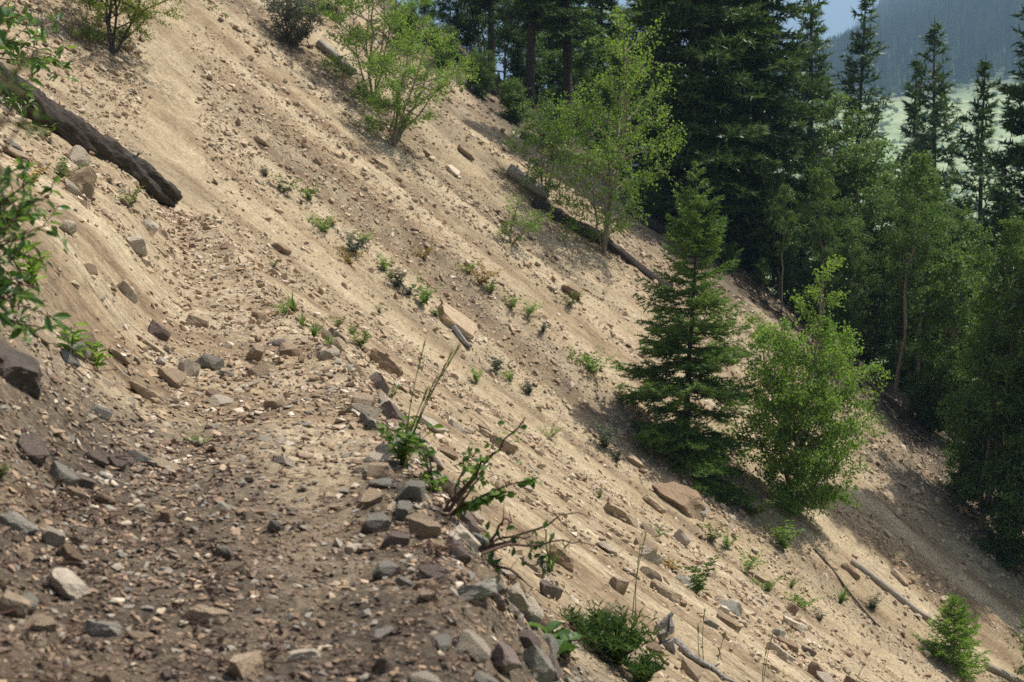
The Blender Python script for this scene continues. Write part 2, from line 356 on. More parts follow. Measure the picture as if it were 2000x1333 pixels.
# ------------------------------------------------------------------ far side of the valley: meadow, forested mountain
M_MEADOW, _nt, _o = new_mat('meadow_and_forest_floor')
_pos = N(_nt, 'ShaderNodeNewGeometry').outputs['Position']
_n = N(_nt, 'ShaderNodeTexNoise', Scale=.05, Detail=9.0, Roughness=.7); _nt.links.new(_pos, _n.inputs['Vector'])
_c = mix(_nt, attr(_nt, 'tint'), ramp(_nt, _n.outputs[0], [(.35, (.13, .19, .07, 1)), (.55, (.30, .36, .17, 1)), (.7, (.42, .42, .27, 1))]), ramp(_nt, _n.outputs[0], [(.35, (.02, .035, .02, 1)), (.7, (.06, .085, .04, 1))]))
_c = mix(_nt, attr(_nt, 'duff'), _c, (.50, .36, .29, 1))
_p = N(_nt, 'ShaderNodeBsdfPrincipled', Roughness=.95); _nt.links.new(_c, _p.inputs['Base Color']); _nt.links.new(_p.outputs[0], _o.inputs[0])
SKX = np.array([-400, 600, 1000, 1150, 1300, 1450, 1560, 1640, 1700, 1800, 1900, 2000, 2300, 2800])
SKY = np.array([255, 262, 268, 262, 232, 190, 150, 112, 62, 2, -60, -105, -230, -330])
def mountain_h(X, Y):
    return 2 * _mountain(X / 2, Y / 2)
def _mountain(X, Y):
    """height of the far ground: a valley floor that climbs to a meadow and then to a steep forested mountain"""
    D = np.hypot(X, Y); px = 1000 + F * X / np.maximum(Y, 1)
    px = np.where(Y < 50, np.where(X > 0, 2800, -400), px)
    top = (250 - np.interp(px, SKX, SKY)) / F * 1500
    t = np.clip((D - 180) / 1320, 0, 1)
    a = -55 + 0 * D
    mead = -55 + 78 * sst(150, 760, D) * sst(900, 1650, px) - 0 * t
    up = (top - mead) * sst(480, 1500, D) ** .9
    return mead + up - .12 * np.clip(D - 1500, 0, None) + 6 * fbm(X * .006, Y * .006, 101, 4) * sst(200, 600, D)
def far_ground():
    az = np.radians(np.concatenate([np.linspace(-180, -30, 30)[:-1], np.linspace(-30, 34, 150), np.linspace(34, 180, 30)[1:]]))
    rr = np.concatenate([np.linspace(90, 180, 8)[:-1], np.linspace(180, 1600, 110), np.geomspace(1650, 4000, 10)])
    R, A = np.meshgrid(rr, az, indexing='ij'); X = R * np.sin(A); Y = R * np.cos(A); Z = _mountain(X, Y)
    nr, na = X.shape; i = np.arange(nr - 1)[:, None] * na; j = np.arange(na - 1)[None, :]
    f = np.stack([i + j, i + j + 1, i + na + j + 1, i + na + j], -1).reshape(-1, 4)
    D = R + 90 * fbm(X * .01, Y * .01, 103, 4)
    mb = MB(); mb.add(2 * np.stack([X, Y, Z], -1).reshape(-1, 3), f, sst(540, 660, D).ravel())
    me = mb.mesh('mountain', M_MEADOW, True)
    px = 1000 + F * X / np.maximum(Y, 1)
    sc_ = sst(1520, 1590, px) * (1 - sst(1650, 1690, px)) * sst(900, 1000, R)
    a = me.attributes.new('duff', 'FLOAT', 'POINT'); a.data.foreach_set('value', sc_.ravel().copy())
    tag(link('mountain', me), 'hazy blue forested mountain above a pale green meadow', kind='structure')
far_ground()
M_FARTREE = leaf_mat('far_conifer', [(.018, .04, .022, 1), (.03, .058, .028, 1), (.045, .075, .03, 1), (.075, .10, .04, 1), (.12, .14, .06, 1), (.16, .12, .10, 1)], trans=.0, rough=.9, spec=0)
def far_forest():
    rng = np.random.default_rng(11); n = 15000
    px = rng.uniform(1400, 2150, n); D = rng.uniform(560, 1490, n)
    X = (px - 1000) / F * D; Y = D; keep = (D + 90 * fbm(X * .01, Y * .01, 103, 4) > 590 + 120 * (rng.random(n) - .3))
    keep &= ~((px > 1530) & (px < 1685) & (D > 900) & (rng.random(n) < .85))
    glade = fbm(X * .012, Y * .012, 105, 3) > .42; keep &= ~glade
    X, Y = X[keep], Y[keep]; n = len(X); Z = 2 * _mountain(X, Y); X = 2 * X; Y = 2 * Y
    h = rng.uniform(15, 34, n); w = h * rng.uniform(.10, .17, n); tint = np.clip(rng.beta(1.6, 3, n) + .0, 0, .82); tint[rng.random(n) < .06] = 1.0
    mb = MB(); th = np.arange(5) * 2 * math.pi / 5
    for lev, (z0, z1, r) in enumerate(((.08, .5, 1.0), (.33, .75, .72), (.6, 1.0, .42))):
        ring = np.stack([np.cos(th + lev), np.sin(th + lev), np.zeros(5)], -1)
        jit = rng.uniform(.6, 1.25, (n, 5, 1))
        v = np.empty((n, 6, 3)); v[:, :5] = ring[None] * (w * r)[:, None, None] * jit; v[:, :5, 2] = (z0 * h)[:, None] + rng.uniform(-.04, .04, (n, 5)) * h[:, None]
        v[:, 5] = np.stack([0 * h, 0 * h, z1 * h], -1); v += np.stack([X, Y, Z], -1)[:, None]
        f = np.stack([np.arange(5), (np.arange(5) + 1) % 5, np.full(5, 5)], -1)
        mb.add(v.reshape(-1, 3), (np.arange(n)[:, None, None] * 6 + f[None]).reshape(-1, 3), np.repeat(tint, 6))
    tag(link('mountain_forest', mb.mesh('mountain_forest', M_FARTREE)), 'far conifer forest covering the hazy mountainside', 'forest', kind='stuff')
    # scattered shrubs on the meadow
    n = 1500; px = rng.uniform(1550, 2100, n); D = rng.uniform(240, 760, n); X = (px - 1000) / F * D; Y = D; Z = 2 * _mountain(X, Y); X = 2 * X; Y = 2 * Y; mb = MB()
    m = 60; c = np.repeat(np.stack([X, Y, Z], -1), m, 0); s = np.repeat(rng.uniform(.6, 3.2, n), m)
    o = nrm(rng.normal(size=(n * m, 3))) * (rng.random((n * m, 1)) ** .4) * s[:, None]; o[:, 2] = np.abs(o[:, 2]) * 1.2
    blades(mb, c + o, rng.normal(size=(n * m, 3)), rng.normal(size=(n * m, 3)), .45 * s, .35 * s, np.repeat(rng.uniform(.3, .9, n), m), 'leaf')
    tag(link('meadow_shrubs', mb.mesh('meadow_shrubs', M_MSHRUB)), 'far low shrubs dotted over the pale green meadow', 'shrubs', kind='stuff')
M_MSHRUB = leaf_mat('meadow_shrub', [(.05, .09, .03, 1), (.10, .16, .05, 1), (.2, .26, .10, 1)], trans=.3)
far_forest()

# ------------------------------------------------------------------ rocks
def chopped(seed, sub, cuts=12, dims=(1, .7, .4), rough=.02):
    """an angular broken stone: a ball cut flat by random planes"""
    import bmesh
    bm = bmesh.new(); bmesh.ops.create_icosphere(bm, subdivisions=sub, radius=1.0)
    v = np.array([p.co[:] for p in bm.verts]); f = np.array([[q.index for q in t.verts] for t in bm.faces]); bm.free()
    rng = np.random.default_rng(seed)
    v = v * 1.25
    # two bedding faces keep it slab-like, the rest are fractures
    pl = [(np.array([rng.normal() * .12, rng.normal() * .12, 1]), .62), (np.array([rng.normal() * .12, rng.normal() * .12, -1]), .62)]
    for k in range(cuts):
        a = rng.uniform(0, 2 * math.pi); pl.append((np.array([math.cos(a), math.sin(a), rng.normal() * .35]), rng.uniform(.55, .92)))
    for k in range(3): pl.append((rng.normal(size=3), rng.uniform(.7, .95)))
    for n_, d in pl:
        n_ = n_ / np.linalg.norm(n_); v = v - np.clip(v @ n_ - d, 0, None)[:, None] * n_
    if rough: v = v + rough * .5 * np.stack([noise(v[:, 1] * 5 + seed, v[:, 2] * 5, 3), noise(v[:, 0] * 5, v[:, 2] * 5 + seed, 4), noise(v[:, 0] * 6 + seed, v[:, 1] * 6, 5)], -1)
    if rough: v = v * (1 + rough * 2 * (fbm(v[:, 0] * 3 + seed, v[:, 1] * 3 + v[:, 2] * 2.3, seed, 3))[:, None])
    v = v / np.abs(v).max(0) * .5 * np.array(dims)
    return v, f
def rock_mesh(seed, sub, mat, **kw):
    v, f = chopped(seed, sub, **kw); mb = MB(); mb.add(v, f); return mb.mesh('rock', mat)
def frame_at(x, y, yaw, tilt=(0, 0), fall=True):
    n = gnormal(np.array([x]), np.array([y]))[0]
    d = np.array([n[0], n[1], 0]); d = d / max(np.linalg.norm(d), 1e-6)
    X = d - (d @ n) * n; X = X / np.linalg.norm(X); Y = np.cross(n, X)
    m = Matrix(((X[0], Y[0], n[0]), (X[1], Y[1], n[1]), (X[2], Y[2], n[2]))).to_4x4()
    return m @ Matrix.Rotation(yaw, 4, 'Z') @ Matrix.Rotation(tilt[0], 4, 'X') @ Matrix.Rotation(tilt[1], 4, 'Y')
USED = []
def hero(px, py, wpx, asp, thick, yaw, col, label, tilt=(0, 0), sink=.18, seed=None, cuts=9):
    """a rock whose middle is seen at (px, py) and that spans wpx photo pixels along its length"""
    g = P(px, py); dist = math.dist(g, (0, 0, EYE)); L = wpx / F * dist
    seed = seed or int(px * 7 + py)
    me = rock_mesh(seed, 4 if wpx > 50 else 3, ROCKS[col], cuts=cuts, dims=(L * 1.1, L * asp * 1.1, L * thick * 1.1), rough=.07)
    o = link('rock', me); R = frame_at(g[0], g[1], yaw, tilt); n = R.col[2].xyz
    o.matrix_world = Matrix.Translation(Vector(g) + n * L * thick * (.5 - sink)) @ R
    tag(o, label, 'rock', 'large rocks on the slope'); USED.append((g[0], g[1], L * .6)); return o
HEROES = [
 (22, 722, 165, .85, .46, .5, 'dark', 'big dark purplish boulder with a flat top at the left edge', (0, -.30), .55),
 (240, 572, 58, .6, .42, .1, 'cream', 'pale flat-topped block on the sandy bank below the big log'),
 (292, 778, 92, .40, .20, .05, 'tan', 'long tan slab lying downslope on the bank beside the trail bend'),
 (238, 736, 44, .34, .22, .05, 'tan', 'narrow tan sliver just above the long slab on the bank'),
 (290, 678, 66, .24, .16, .05, 'tan', 'thin tan ledge stone half buried in the middle of the left bank'),
 (388, 640, 52, .45, .5, .2, 'tan', 'upright tan stone stuck in the inner edge of the trail'),
 (516, 622, 34, .6, .9, .8, 'brown', 'small brown stone standing upright on the trail outer edge', (1.1, 0)),
 (738, 716, 96, .52, .34, .12, 'brown', 'large orange-brown wedge of rock below the trail shoulder'),
 (893, 634, 96, .62, .30, .15, 'tan', 'large pale pinkish slab beside the white weathered root on the slope', (.1, 0), .3, 5),
 (1115, 577, 42, .75, .55, .2, 'brown', 'rusty brown block in the scree left of the spruce'),
 (1210, 1012, 82, .62, .26, .15, 'tan', 'broad flat tan stone alone on the sand below the dark boulder'),
 (1318, 978, 112, .72, .40, .5, 'brown', 'dark brown boulder with an overhang below the spruce', (.25, -.2), .36),
 (1274, 988, 54, .4, .24, .1, 'tan', 'pale slab leaning against the left side of the dark overhanging boulder'),
 (1362, 1006, 52, .8, .5, .4, 'grey', 'grey square block right of the dark overhanging boulder'),
 (1265, 1094, 66, .62, .4, .3, 'cream', 'pale cream block with a sharp shaded edge on the lower slope'),
 (1232, 1122, 40, .4, .24, .1, 'cream', 'pale flat stone just below the cream block'),
 (1294, 1160, 72, .36, .28, .0, 'tan', 'long tan slab pointing downslope near the leafy seedling'),
 (1326, 1180, 32, .55, .45, .2, 'brown', 'small brown wedge at the lower end of the long tan slab'),
 (1088, 1098, 64, .55, .5, .15, 'brown', 'brown angular block just beyond the rubble bank and grass'),
 (1058, 1108, 44, .6, .4, .5, 'grey', 'grey flat stone tucked beside the brown block beyond the rubble'),
 (1524, 1286, 64, .62, .34, .2, 'cream', 'pale reddish flat rock near the bottom right of the slope'),
 (1548, 1226, 56, .5, .3, .05, 'cream', 'white-topped slab upslope of the pale reddish flat rock'),
 (1516, 1242, 30, .8, .6, .4, 'grey', 'rounded grey stone between the two pale rocks at lower right'),
 (1578, 1276, 30, .5, .4, .3, 'purplish', 'small dark stone right of the pale reddish flat rock'),
 (1388, 1222, 36, .5, .3, .3, 'grey', 'grey flat flake right of the weathered root wood'),
 (1544, 1196, 28, .7, .7, .2, 'brown', 'small square brown stone above the white-topped slab'),
 (510, 276, 38, .5, .4, .3, 'tan', 'tan block at the foot of the rubble streak above the trail'),
 (742, 324, 34, .4, .25, .1, 'tan', 'flat tan chip on the bare slope below the round bush'),
 (882, 337, 32, .7, .3, .4, 'cream', 'bright pale stone on the slope right of the leafy bush'),
 (905, 298, 52, .3, .24, .1, 'brown', 'long reddish brown stone on the upper slope near the dark log'),
 (548, 492, 42, .5, .4, .2, 'brown', 'brown angular stone below the trail by the green weeds'),
 (130, 1152, 104, .52, .36, -.5, 'cream', 'large pale angular rock with rusty side in the left foreground', (.25, .1)),
 (10, 1196, 70, .7, .6, .3, 'tan', 'tan block cut by the left edge in the foreground'),
 (196, 1236, 70, .5, .34, .2, 'grey', 'greenish grey flat rock near the left foreground'),
 (404, 1216, 86, .66, .36, .3, 'tan', 'broad tan rock with a rounded top in the middle of the trail'),
 (586, 1290, 74, .42, .3, 1.4, 'cream', 'long pale stone pointing at the camera on the near trail'),
 (478, 1318, 78, .7, .6, .6, 'tan', 'chunky tan rock at the bottom edge of the trail'),
 (30, 1032, 70, .6, .4, .2, 'grey', 'bluish grey rock at the left edge above the litter'),
 (920, 1160, 110, .34, .5, 1.1, 'grey', 'long grey slab tilted on the rubble bank at the trail edge', (.5, 0)),
 (968, 1182, 62, .62, .4, .3, 'purplish', 'dark purplish block on the rubble bank beside the grey slab'),
 (1070, 1164, 66, .55, .55, .2, 'purplish', 'dark brown block at the outer rim of the rubble bank'),
 (845, 1078, 52, .6, .5, .3, 'brown', 'rusty orange stone on top of the rubble bank'),
 (908, 1060, 76, .36, .34, .2, 'cream', 'pale wedge lying on the rubble bank below the bare twigs'),
 (975, 1300, 90, .66, .5, .8, 'purplish', 'large dark rock at the bottom of the rubble bank'),
 (1040, 1312, 96, .5, .5, .5, 'grey', 'big grey angular rock at the bottom edge by the green herbs'),
 (885, 960, 60, .4, .4, .3, 'grey', 'grey slab behind the leafy trailside plants'),
 (145, 970, 50, .5, .4, .3, 'brown', 'brown tilted stone on the bank above the foreground litter'),
 (690, 1080, 44, .7, .4, .3, 'cream', 'pale triangular stone on the trail beside the rubble bank'),
 (948, 852, 42, .5, .3, .3, 'tan', 'small tan wedge casting a shadow on open sand'),
 (942, 838, 26, .6, .3, .1, 'brown', 'brown chip just above the small tan wedge on open sand'),
 (1240, 905, 36, .5, .3, .2, 'tan', 'tan stone at the lower rim of the spruce shadow'),
 (1490, 1140, 52, .4, .24, .1, 'tan', 'tan slab below the shady birch on the lower slope'),
 (1660, 1120, 40, .3, .3, .0, 'brown', 'splintered brown stone below the pale pole'),
 (1755, 1132, 40, .5, .3, .0, 'tan', 'light stone above the pale pole at lower right'),
]
def heroes():
    ROCKS['dark'] = DARKROCK
    for h in HEROES: hero(*h[:8], tilt=h[8] if len(h) > 8 else (0, 0), sink=h[9] if len(h) > 9 else .2, cuts=h[10] if len(h) > 10 else 9)
heroes(); del ROCKS['dark']

def band_mask(x, y):
    """where loose stones gather: streaks down the face, the trail's shoulders, the rubble berm"""
    s1, s2, q = parts_of_land(x, y); r = np.hypot(x, y); hw = 0.72 - 0.34 * sst(4, 16, r)
    w = np.clip(.5 + .5 * (s1 * TAN1 - s2 * TAN2) / 3.2, 0, 1)
    streak = sst(.0, .32, fbm(q * .55 + 9, s2 * .03, 111, 3) + .25 * fbm(x * .6, y * .6, 113, 3))
    streak1 = sst(.02, .34, fbm((x * .26 + y) * .9, s1 * .08, 115, 3) + .25 * fbm(x * .9, y * .9, 117, 2)) 
    d = .035 + .42 * streak ** 1.5 * w + .45 * streak1 * (1 - w)
    up = np.exp(-((q - 31.5) / 2.6) ** 2) * sst(2, -3, s2) * sst(-22, -8, -np.abs(s2 + 8)) * .9      # rubble chute above the far bend
    clod = sst(.06, .30, fbm(q * .42 + 1.5, s2 * .035, 85, 3) + .18 * fbm(x * .5, y * .5, 86, 3)) * .55 * w
    wob_ = .5 * fbm(s2 * .3, q * .4, 98, 3)
    for qc, wd, lo_, hi_, am in STONY: d = np.maximum(d, np.exp(-((q + wob_ - qc) / wd) ** 2) * sst(lo_, lo_ + 2, s2) * (1 - sst(hi_ - 2, hi_, s2)) * am * w * (.75 + .8 * fbm(x * .7, y * .7, 99, 2)))
    d = np.maximum.reduce([d, up, clod])
    shoulder = np.exp(-((s1 - hw * 1.15) / .34) ** 2) * (1 - sst(24, 33, y)) * (.9 + .6 * fbm(x * .8, y * .8, 119, 2))
    inner = np.exp(-((s1 + hw * 1.1) / .3) ** 2) * (1 - sst(24, 33, y)) * .35
    on = (np.abs(s1) < hw) * (1 - sst(24, 33, y)) * (.30 + .5 * np.clip(fbm(x * 1.1, y * 1.1, 121, 2) + .2, 0, 1))
    near = (1 - sst(6.0, 9.0, r)) * np.where(s1 > hw * 1.6, .5, .95) * (.65 + .7 * fbm(x * 1.3, y * 1.3, 123, 2)) * (1 - .72 * np.exp(-((s1 - .22 + .25 * fbm(y * .7, x, 124, 2)) / .24) ** 2))
    d = np.maximum.reduce([d * sst(.2, .8, np.abs(s1) - hw * .7), shoulder, inner, on, near])
    e = q - edge_q(s2)
    d = d * (1 - .7 * sst(-2, 1, e))
    return np.clip(d, 0, 1), s1, s2, q, w
def scatter(n, seed, pmin, pmax, power, rmin=3.4, rmax=66):
    """loose stones: place, size and turn; size grows with distance so that far ones still read"""
    rng = np.random.default_rng(seed)
    a = np.radians(rng.uniform(-22, 22, n)); r = np.exp(rng.uniform(math.log(rmin), math.log(rmax), n))
    x, y = r * np.sin(a), r * np.cos(a)
    d, s1, s2, q, w = band_mask(x, y); k = rng.random(n) < d
    x, y, r, s1, s2, q, w = (t[k] for t in (x, y, r, s1, s2, q, w)); n = len(x)
    u = rng.random(n); px = pmin * (1 - u * (1 - (pmin / pmax) ** power)) ** (-1 / power)
    L = px / F * r
    L = np.minimum(L, np.where(np.abs(s1) < .6, .16, .34) * (1 + .2 * rng.normal(size=n)).clip(.5, 1.6)) 
    return dict(x=x, y=y, r=r, L=L, s1=s1, s2=s2, q=q, w=w, rng=rng, n=n)
def place_many(S, shapes, name, label, tintf=None, sink=.15):
    rng = S['rng']; n = S['n']; x, y = S['x'], S['y']
    nn = gnormal(x, y, .15); up = nrm(nn + .28 * rng.normal(size=(n, 3)))
    d = nrm(np.stack([nn[:, 0], nn[:, 1], 0 * x], -1) + rng.normal(size=(n, 3)) * .55); X = nrm(d - (d * up).sum(-1, keepdims=True) * up); Y = np.cross(up, X)
    yaw = rng.normal(size=n) * .9; c, s = np.cos(yaw)[:, None], np.sin(yaw)[:, None]; X, Y = c * X + s * Y, c * Y - s * X
    dims = np.stack([np.ones(n), rng.uniform(.45, .9, n), rng.uniform(.25, .62, n) * np.where(S['r'] < 9, .7, 1)], -1) * S['L'][:, None]
    z = H(x, y) + dims[:, 2] * (.5 - sink); c0 = np.stack([x, y, z], -1)
    tint = rng.random(n) if tintf is None else tintf(rng, S)
    mb = MB(); pick = rng.integers(0, len(shapes), n)
    for k, (v, f) in enumerate(shapes):
        i = np.where(pick == k)[0]
        if not len(i): continue
        W = c0[i, None] + v[None, :, 0, None] * (dims[i, 0, None, None] * X[i, None]) + v[None, :, 1, None] * (dims[i, 1, None, None] * Y[i, None]) + v[None, :, 2, None] * (dims[i, 2, None, None] * up[i, None])
        mb.add(W.reshape(-1, 3), (np.arange(len(i))[:, None, None] * len(v) + f[None]).reshape(-1, 3), np.repeat(tint[i], len(v)))
    tag(link(name, mb.mesh(name, M_GRAVEL)), label, 'gravel', kind='stuff')
def hulls(k, npts, seed):
    import bmesh
    out = []
    for i in range(k):
        rng = np.random.default_rng(seed + i); bm = bmesh.new()
        p = rng.uniform(-1, 1, (npts, 3)); p = p / np.maximum(np.abs(p).max(1, keepdims=True), .55); p[:, :2] /= np.maximum(1, np.linalg.norm(p[:, :2], axis=1, keepdims=True))
        for q in p: bm.verts.new(q)
        r = bmesh.ops.convex_hull(bm, input=bm.verts)
        bmesh.ops.delete(bm, geom=[g for g in r['geom_interior'] if isinstance(g, bmesh.types.BMVert)], context='VERTS')
        bmesh.ops.triangulate(bm, faces=bm.faces); bm.verts.index_update()
        v = np.array([q.co[:] for q in bm.verts]); f = np.array([[q.index for q in t.verts] for t in bm.faces]); bm.free()
        out.append((v / np.abs(v).max(0) * .5, f))
    return out
def tints(rng, S):
    t = rng.random(S['n']); far = sst(7, 13, S['r'])            # far stones are dusted with the sand they lie in
    nr_ = 1 - sst(6.0, 8.6, S['r']); t = t * (1 - nr_) + nr_ * np.where(S['L'] < .03, t * .22, np.where(t < .5, t * .45, np.where(t < .78, .60 + .25 * (t - .5), t * .97)))
    return t * (1 - far) + far * np.where(t < .06, .08 + t, np.where(t < .5, .28 + .56 * t, .74 + .4 * (t - .5)))
REG = {
 'berm': ('in the rubble heaped along the trail outer edge', 'stones of the rubble bank'),
 'near': ('lying in the dark gravel of the near trail', 'stones on the near trail'),
 'bank': ('on the dark littered bank left of the near trail', 'stones on the near left bank'),
 'shoulder': ('on the stony shoulder of the trail farther along', 'stones on the trail shoulder'),
 'leftbank': ('half buried in the sandy bank above the trail', 'stones on the sandy bank'),
 'slope': ('scattered on the open sandy slope below the trail', 'stones on the open slope'),
 'chute': ('in the rubble streak above the far trail bend', 'stones of the upper rubble streak'),
}
def individual_rocks():
    S = scatter(30000, 51, 18, 70, 1.9, 3.6, 60)
    rb = np.random.default_rng(52); nb_ = 1500; yb = rb.uniform(3.4, 8.4, nb_); ob = rb.uniform(.38, 1.25, nb_)          # the heap on the outer edge
    xb = np.interp(yb, TRAIL[:, 1], TRAIL[:, 0]) + ob; hb_ = np.hypot(xb, yb); lb_ = (26 + 52 * rb.random(nb_) ** 2.2) / F * hb_
    for k_, v_ in dict(x=xb, y=yb, r=hb_, L=lb_, s1=sdist(xb, yb, TRAIL), w=0 * xb).items(): S[k_] = np.concatenate([S[k_], v_])
    vis = np.argsort(-(S['L'] / S['r'])); rng = S['rng']; picked = []; xy = []
    cap = dict(berm=86, near=28, bank=22, shoulder=34, leftbank=18, slope=48, chute=12)
    for i in vis:
        x, y, r, s1, w = S['x'][i], S['y'][i], S['r'][i], S['s1'][i], S['w'][i]
        px = 1000 + F * x / y
        if px < 5 or px > 1990: continue
        if any((x - a) ** 2 + (y - b) ** 2 < (c + S['L'][i] * (.3 if r < 8.4 else .4)) ** 2 for a, b, c in USED + xy): continue
        hw = 0.72 - 0.34 * float(sst(4, 16, r))
        if r < 8.2: reg = 'berm' if s1 > hw * .75 else ('near' if s1 > -hw * .95 else 'bank')
        elif abs(s1) < hw * 1.9 and y < 30: reg = 'shoulder'
        elif s1 < 0: reg = 'chute' if y > 24 else 'leftbank'
        else: reg = 'slope'
        if cap[reg] <= 0: continue
        cap[reg] -= 1; picked.append((i, reg)); xy.append((x, y, S['L'][i] * (.26 if r < 8.4 else .4)))
    shapes = {}; seen = set()
    kinds = [('slab', (1, .66, .26)), ('block', (1, .8, .6)), ('wedge', (1, .55, .42)), ('sliver', (1, .34, .26)), ('chunk', (1, .85, .75))]
    ci = list(ROCKS); wts = [.27, .10, .27, .20, .16]
    for i, reg in picked:
        x, y, L = S['x'][i], S['y'][i], S['L'][i]; var = int(rng.integers(0, 3))
        size = 'fist-sized' if L < .10 else ('small' if L < .14 else ('hand-wide' if L < .20 else ('hefty' if L < .28 else 'bulky')))
        for trial in range(60):
            kn, dims = kinds[rng.choice(5, p=[.3, .22, .22, .12, .14])]; lie = int(rng.integers(0, 3))
            col = rng.choice(ci, p=wts if reg in ('berm', 'near', 'bank') else [.52, .28, .06, .11, .03])
            lab = f"{size} {('flat-lying', 'tilted', 'steeply tilted')[lie]} {col} stone {kn} {REG[reg][0]}"
            if lab not in seen: break
        seen.add(lab)
        key = (kn, col, var)
        if key not in shapes: shapes[key] = rock_mesh(900 + 37 * len(shapes), 3, ROCKS[col], cuts=8, dims=dims, rough=.035)
        o = link('stone', shapes[key]); R = frame_at(x, y, rng.normal() * .9, ((.04, .25, .55)[lie] * rng.choice((-1, 1)), rng.normal() * .1))
        z = float(H(x, y)); o.matrix_world = Matrix.Translation(Vector((x, y, z)) + R.col[2].xyz * L * dims[2] * .22) @ R @ Matrix.Scale(L, 4)
        tag(o, lab, 'stone', REG[reg][1])
        USED.append((x, y, L * .3))
individual_rocks()
SH_S = hulls(16, 7, 300); SH_M = hulls(16, 11, 500)
place_many(scatter(21000, 67, 9, 36, 2.1, 3.5, 9.5), SH_M, 'rubble', 'broken stones packed over the near trail and its rubble edge', tints)
place_many(scatter(40000, 61, 8, 26, 1.9, 5, 27), SH_M, 'scree', 'angular stones strewn over the trail and the slope beside it', tints)
place_many(scatter(40000, 69, 6.5, 24, 2.3, 24, 64), SH_M, 'scree', 'angular stones strewn in streaks over the far slope', tints)
place_many(scatter(150000, 63, 2.8, 9, 1.5, 3.4, 27), SH_S, 'gravel', 'fine angular gravel covering the trail and the slope beside it', tints)
place_many(scatter(170000, 71, 3.2, 8, 1.7, 24, 64), SH_S, 'gravel', 'fine angular gravel covering the far slope', tints)

# ------------------------------------------------------------------ vegetation
BARK = plain_mat('conifer_bark', (.035, .028, .024, 1), (.085, .066, .054, 1), 9, stretch=(3, 3, .5), bump=.8)
BARK2 = plain_mat('birch_bark', (.10, .08, .065, 1), (.32, .27, .22, 1), 7, stretch=(1, 1, 2.5), bump=.4)
TWIG = plain_mat('brown_twig', (.06, .035, .028, 1), (.13, .08, .06, 1), 20)
GREYWOOD = plain_mat('weathered_grey_wood', (.17, .155, .14, 1), (.40, .375, .34, 1), 6, stretch=(9, 9, 1), bump=.9, bscale=14)
DARKWOOD = plain_mat('dark_rotten_wood', (.018, .014, .012, 1), (.07, .055, .046, 1), 6, stretch=(6, 6, 1), bump=.9, bscale=14)
POLEWOOD = plain_mat('pale_pole_wood', (.20, .165, .13, 1), (.38, .33, .27, 1), 5, stretch=(5, 5, 1), bump=.5)
L_SPRUCE = leaf_mat('spruce_needles', [(.035, .075, .02, 1), (.08, .15, .034, 1), (.135, .22, .048, 1), (.20, .29, .065, 1)], .32, tcol=1.3)
L_YOUNG = leaf_mat('young_spruce_needles', [(.10, .19, .028, 1), (.18, .30, .04, 1), (.28, .40, .06, 1)], .35, tcol=1.3)
L_FIR = leaf_mat('dark_fir_needles', [(.024, .052, .02, 1), (.048, .09, .03, 1), (.08, .13, .042, 1), (.125, .17, .055, 1)], .28, tcol=1.3)
L_JUN = leaf_mat('yellow_green_needles', [(.09, .13, .025, 1), (.17, .22, .035, 1), (.27, .31, .05, 1)], .3)
L_BIRCH = leaf_mat('birch_leaves', [(.045, .095, .022, 1), (.07, .14, .03, 1), (.11, .19, .038, 1), (.17, .25, .055, 1)], .42)
L_LIGHT = leaf_mat('light_birch_leaves', [(.05, .11, .02, 1), (.11, .20, .036, 1), (.18, .28, .052, 1), (.28, .37, .09, 1)], .48)
L_FOREST = leaf_mat('shade_leaves', [(.025, .055, .018, 1), (.055, .105, .03, 1), (.10, .17, .042, 1), (.18, .25, .07, 1)], .42)
L_GREY = leaf_mat('grey_green_leaves', [(.05, .065, .045, 1), (.085, .105, .075, 1), (.14, .16, .12, 1)], .2)
L_WEED = leaf_mat('weed_leaves', [(.045, .08, .022, 1), (.08, .13, .03, 1), (.13, .18, .045, 1), (.26, .24, .06, 1)], .35)
L_WILLOW = leaf_mat('willow_leaves', [(.035, .085, .025, 1), (.065, .14, .034, 1), (.115, .20, .05, 1), (.20, .29, .08, 1)], .45, rough=.35, spec=.5)
L_RUST = leaf_mat('rusty_leaves', [(.10, .12, .03, 1), (.26, .20, .04, 1), (.35, .13, .05, 1)], .3)
L_GRASS = leaf_mat('grass_blades', [(.04, .10, .02, 1), (.07, .15, .03, 1), (.13, .19, .05, 1), (.26, .24, .11, 1)], .4)
L_HERB = leaf_mat('lush_herb_leaves', [(.024, .06, .02, 1), (.045, .098, .028, 1), (.085, .145, .045, 1), (.15, .19, .07, 1)], .35, rough=.45, spec=.3)

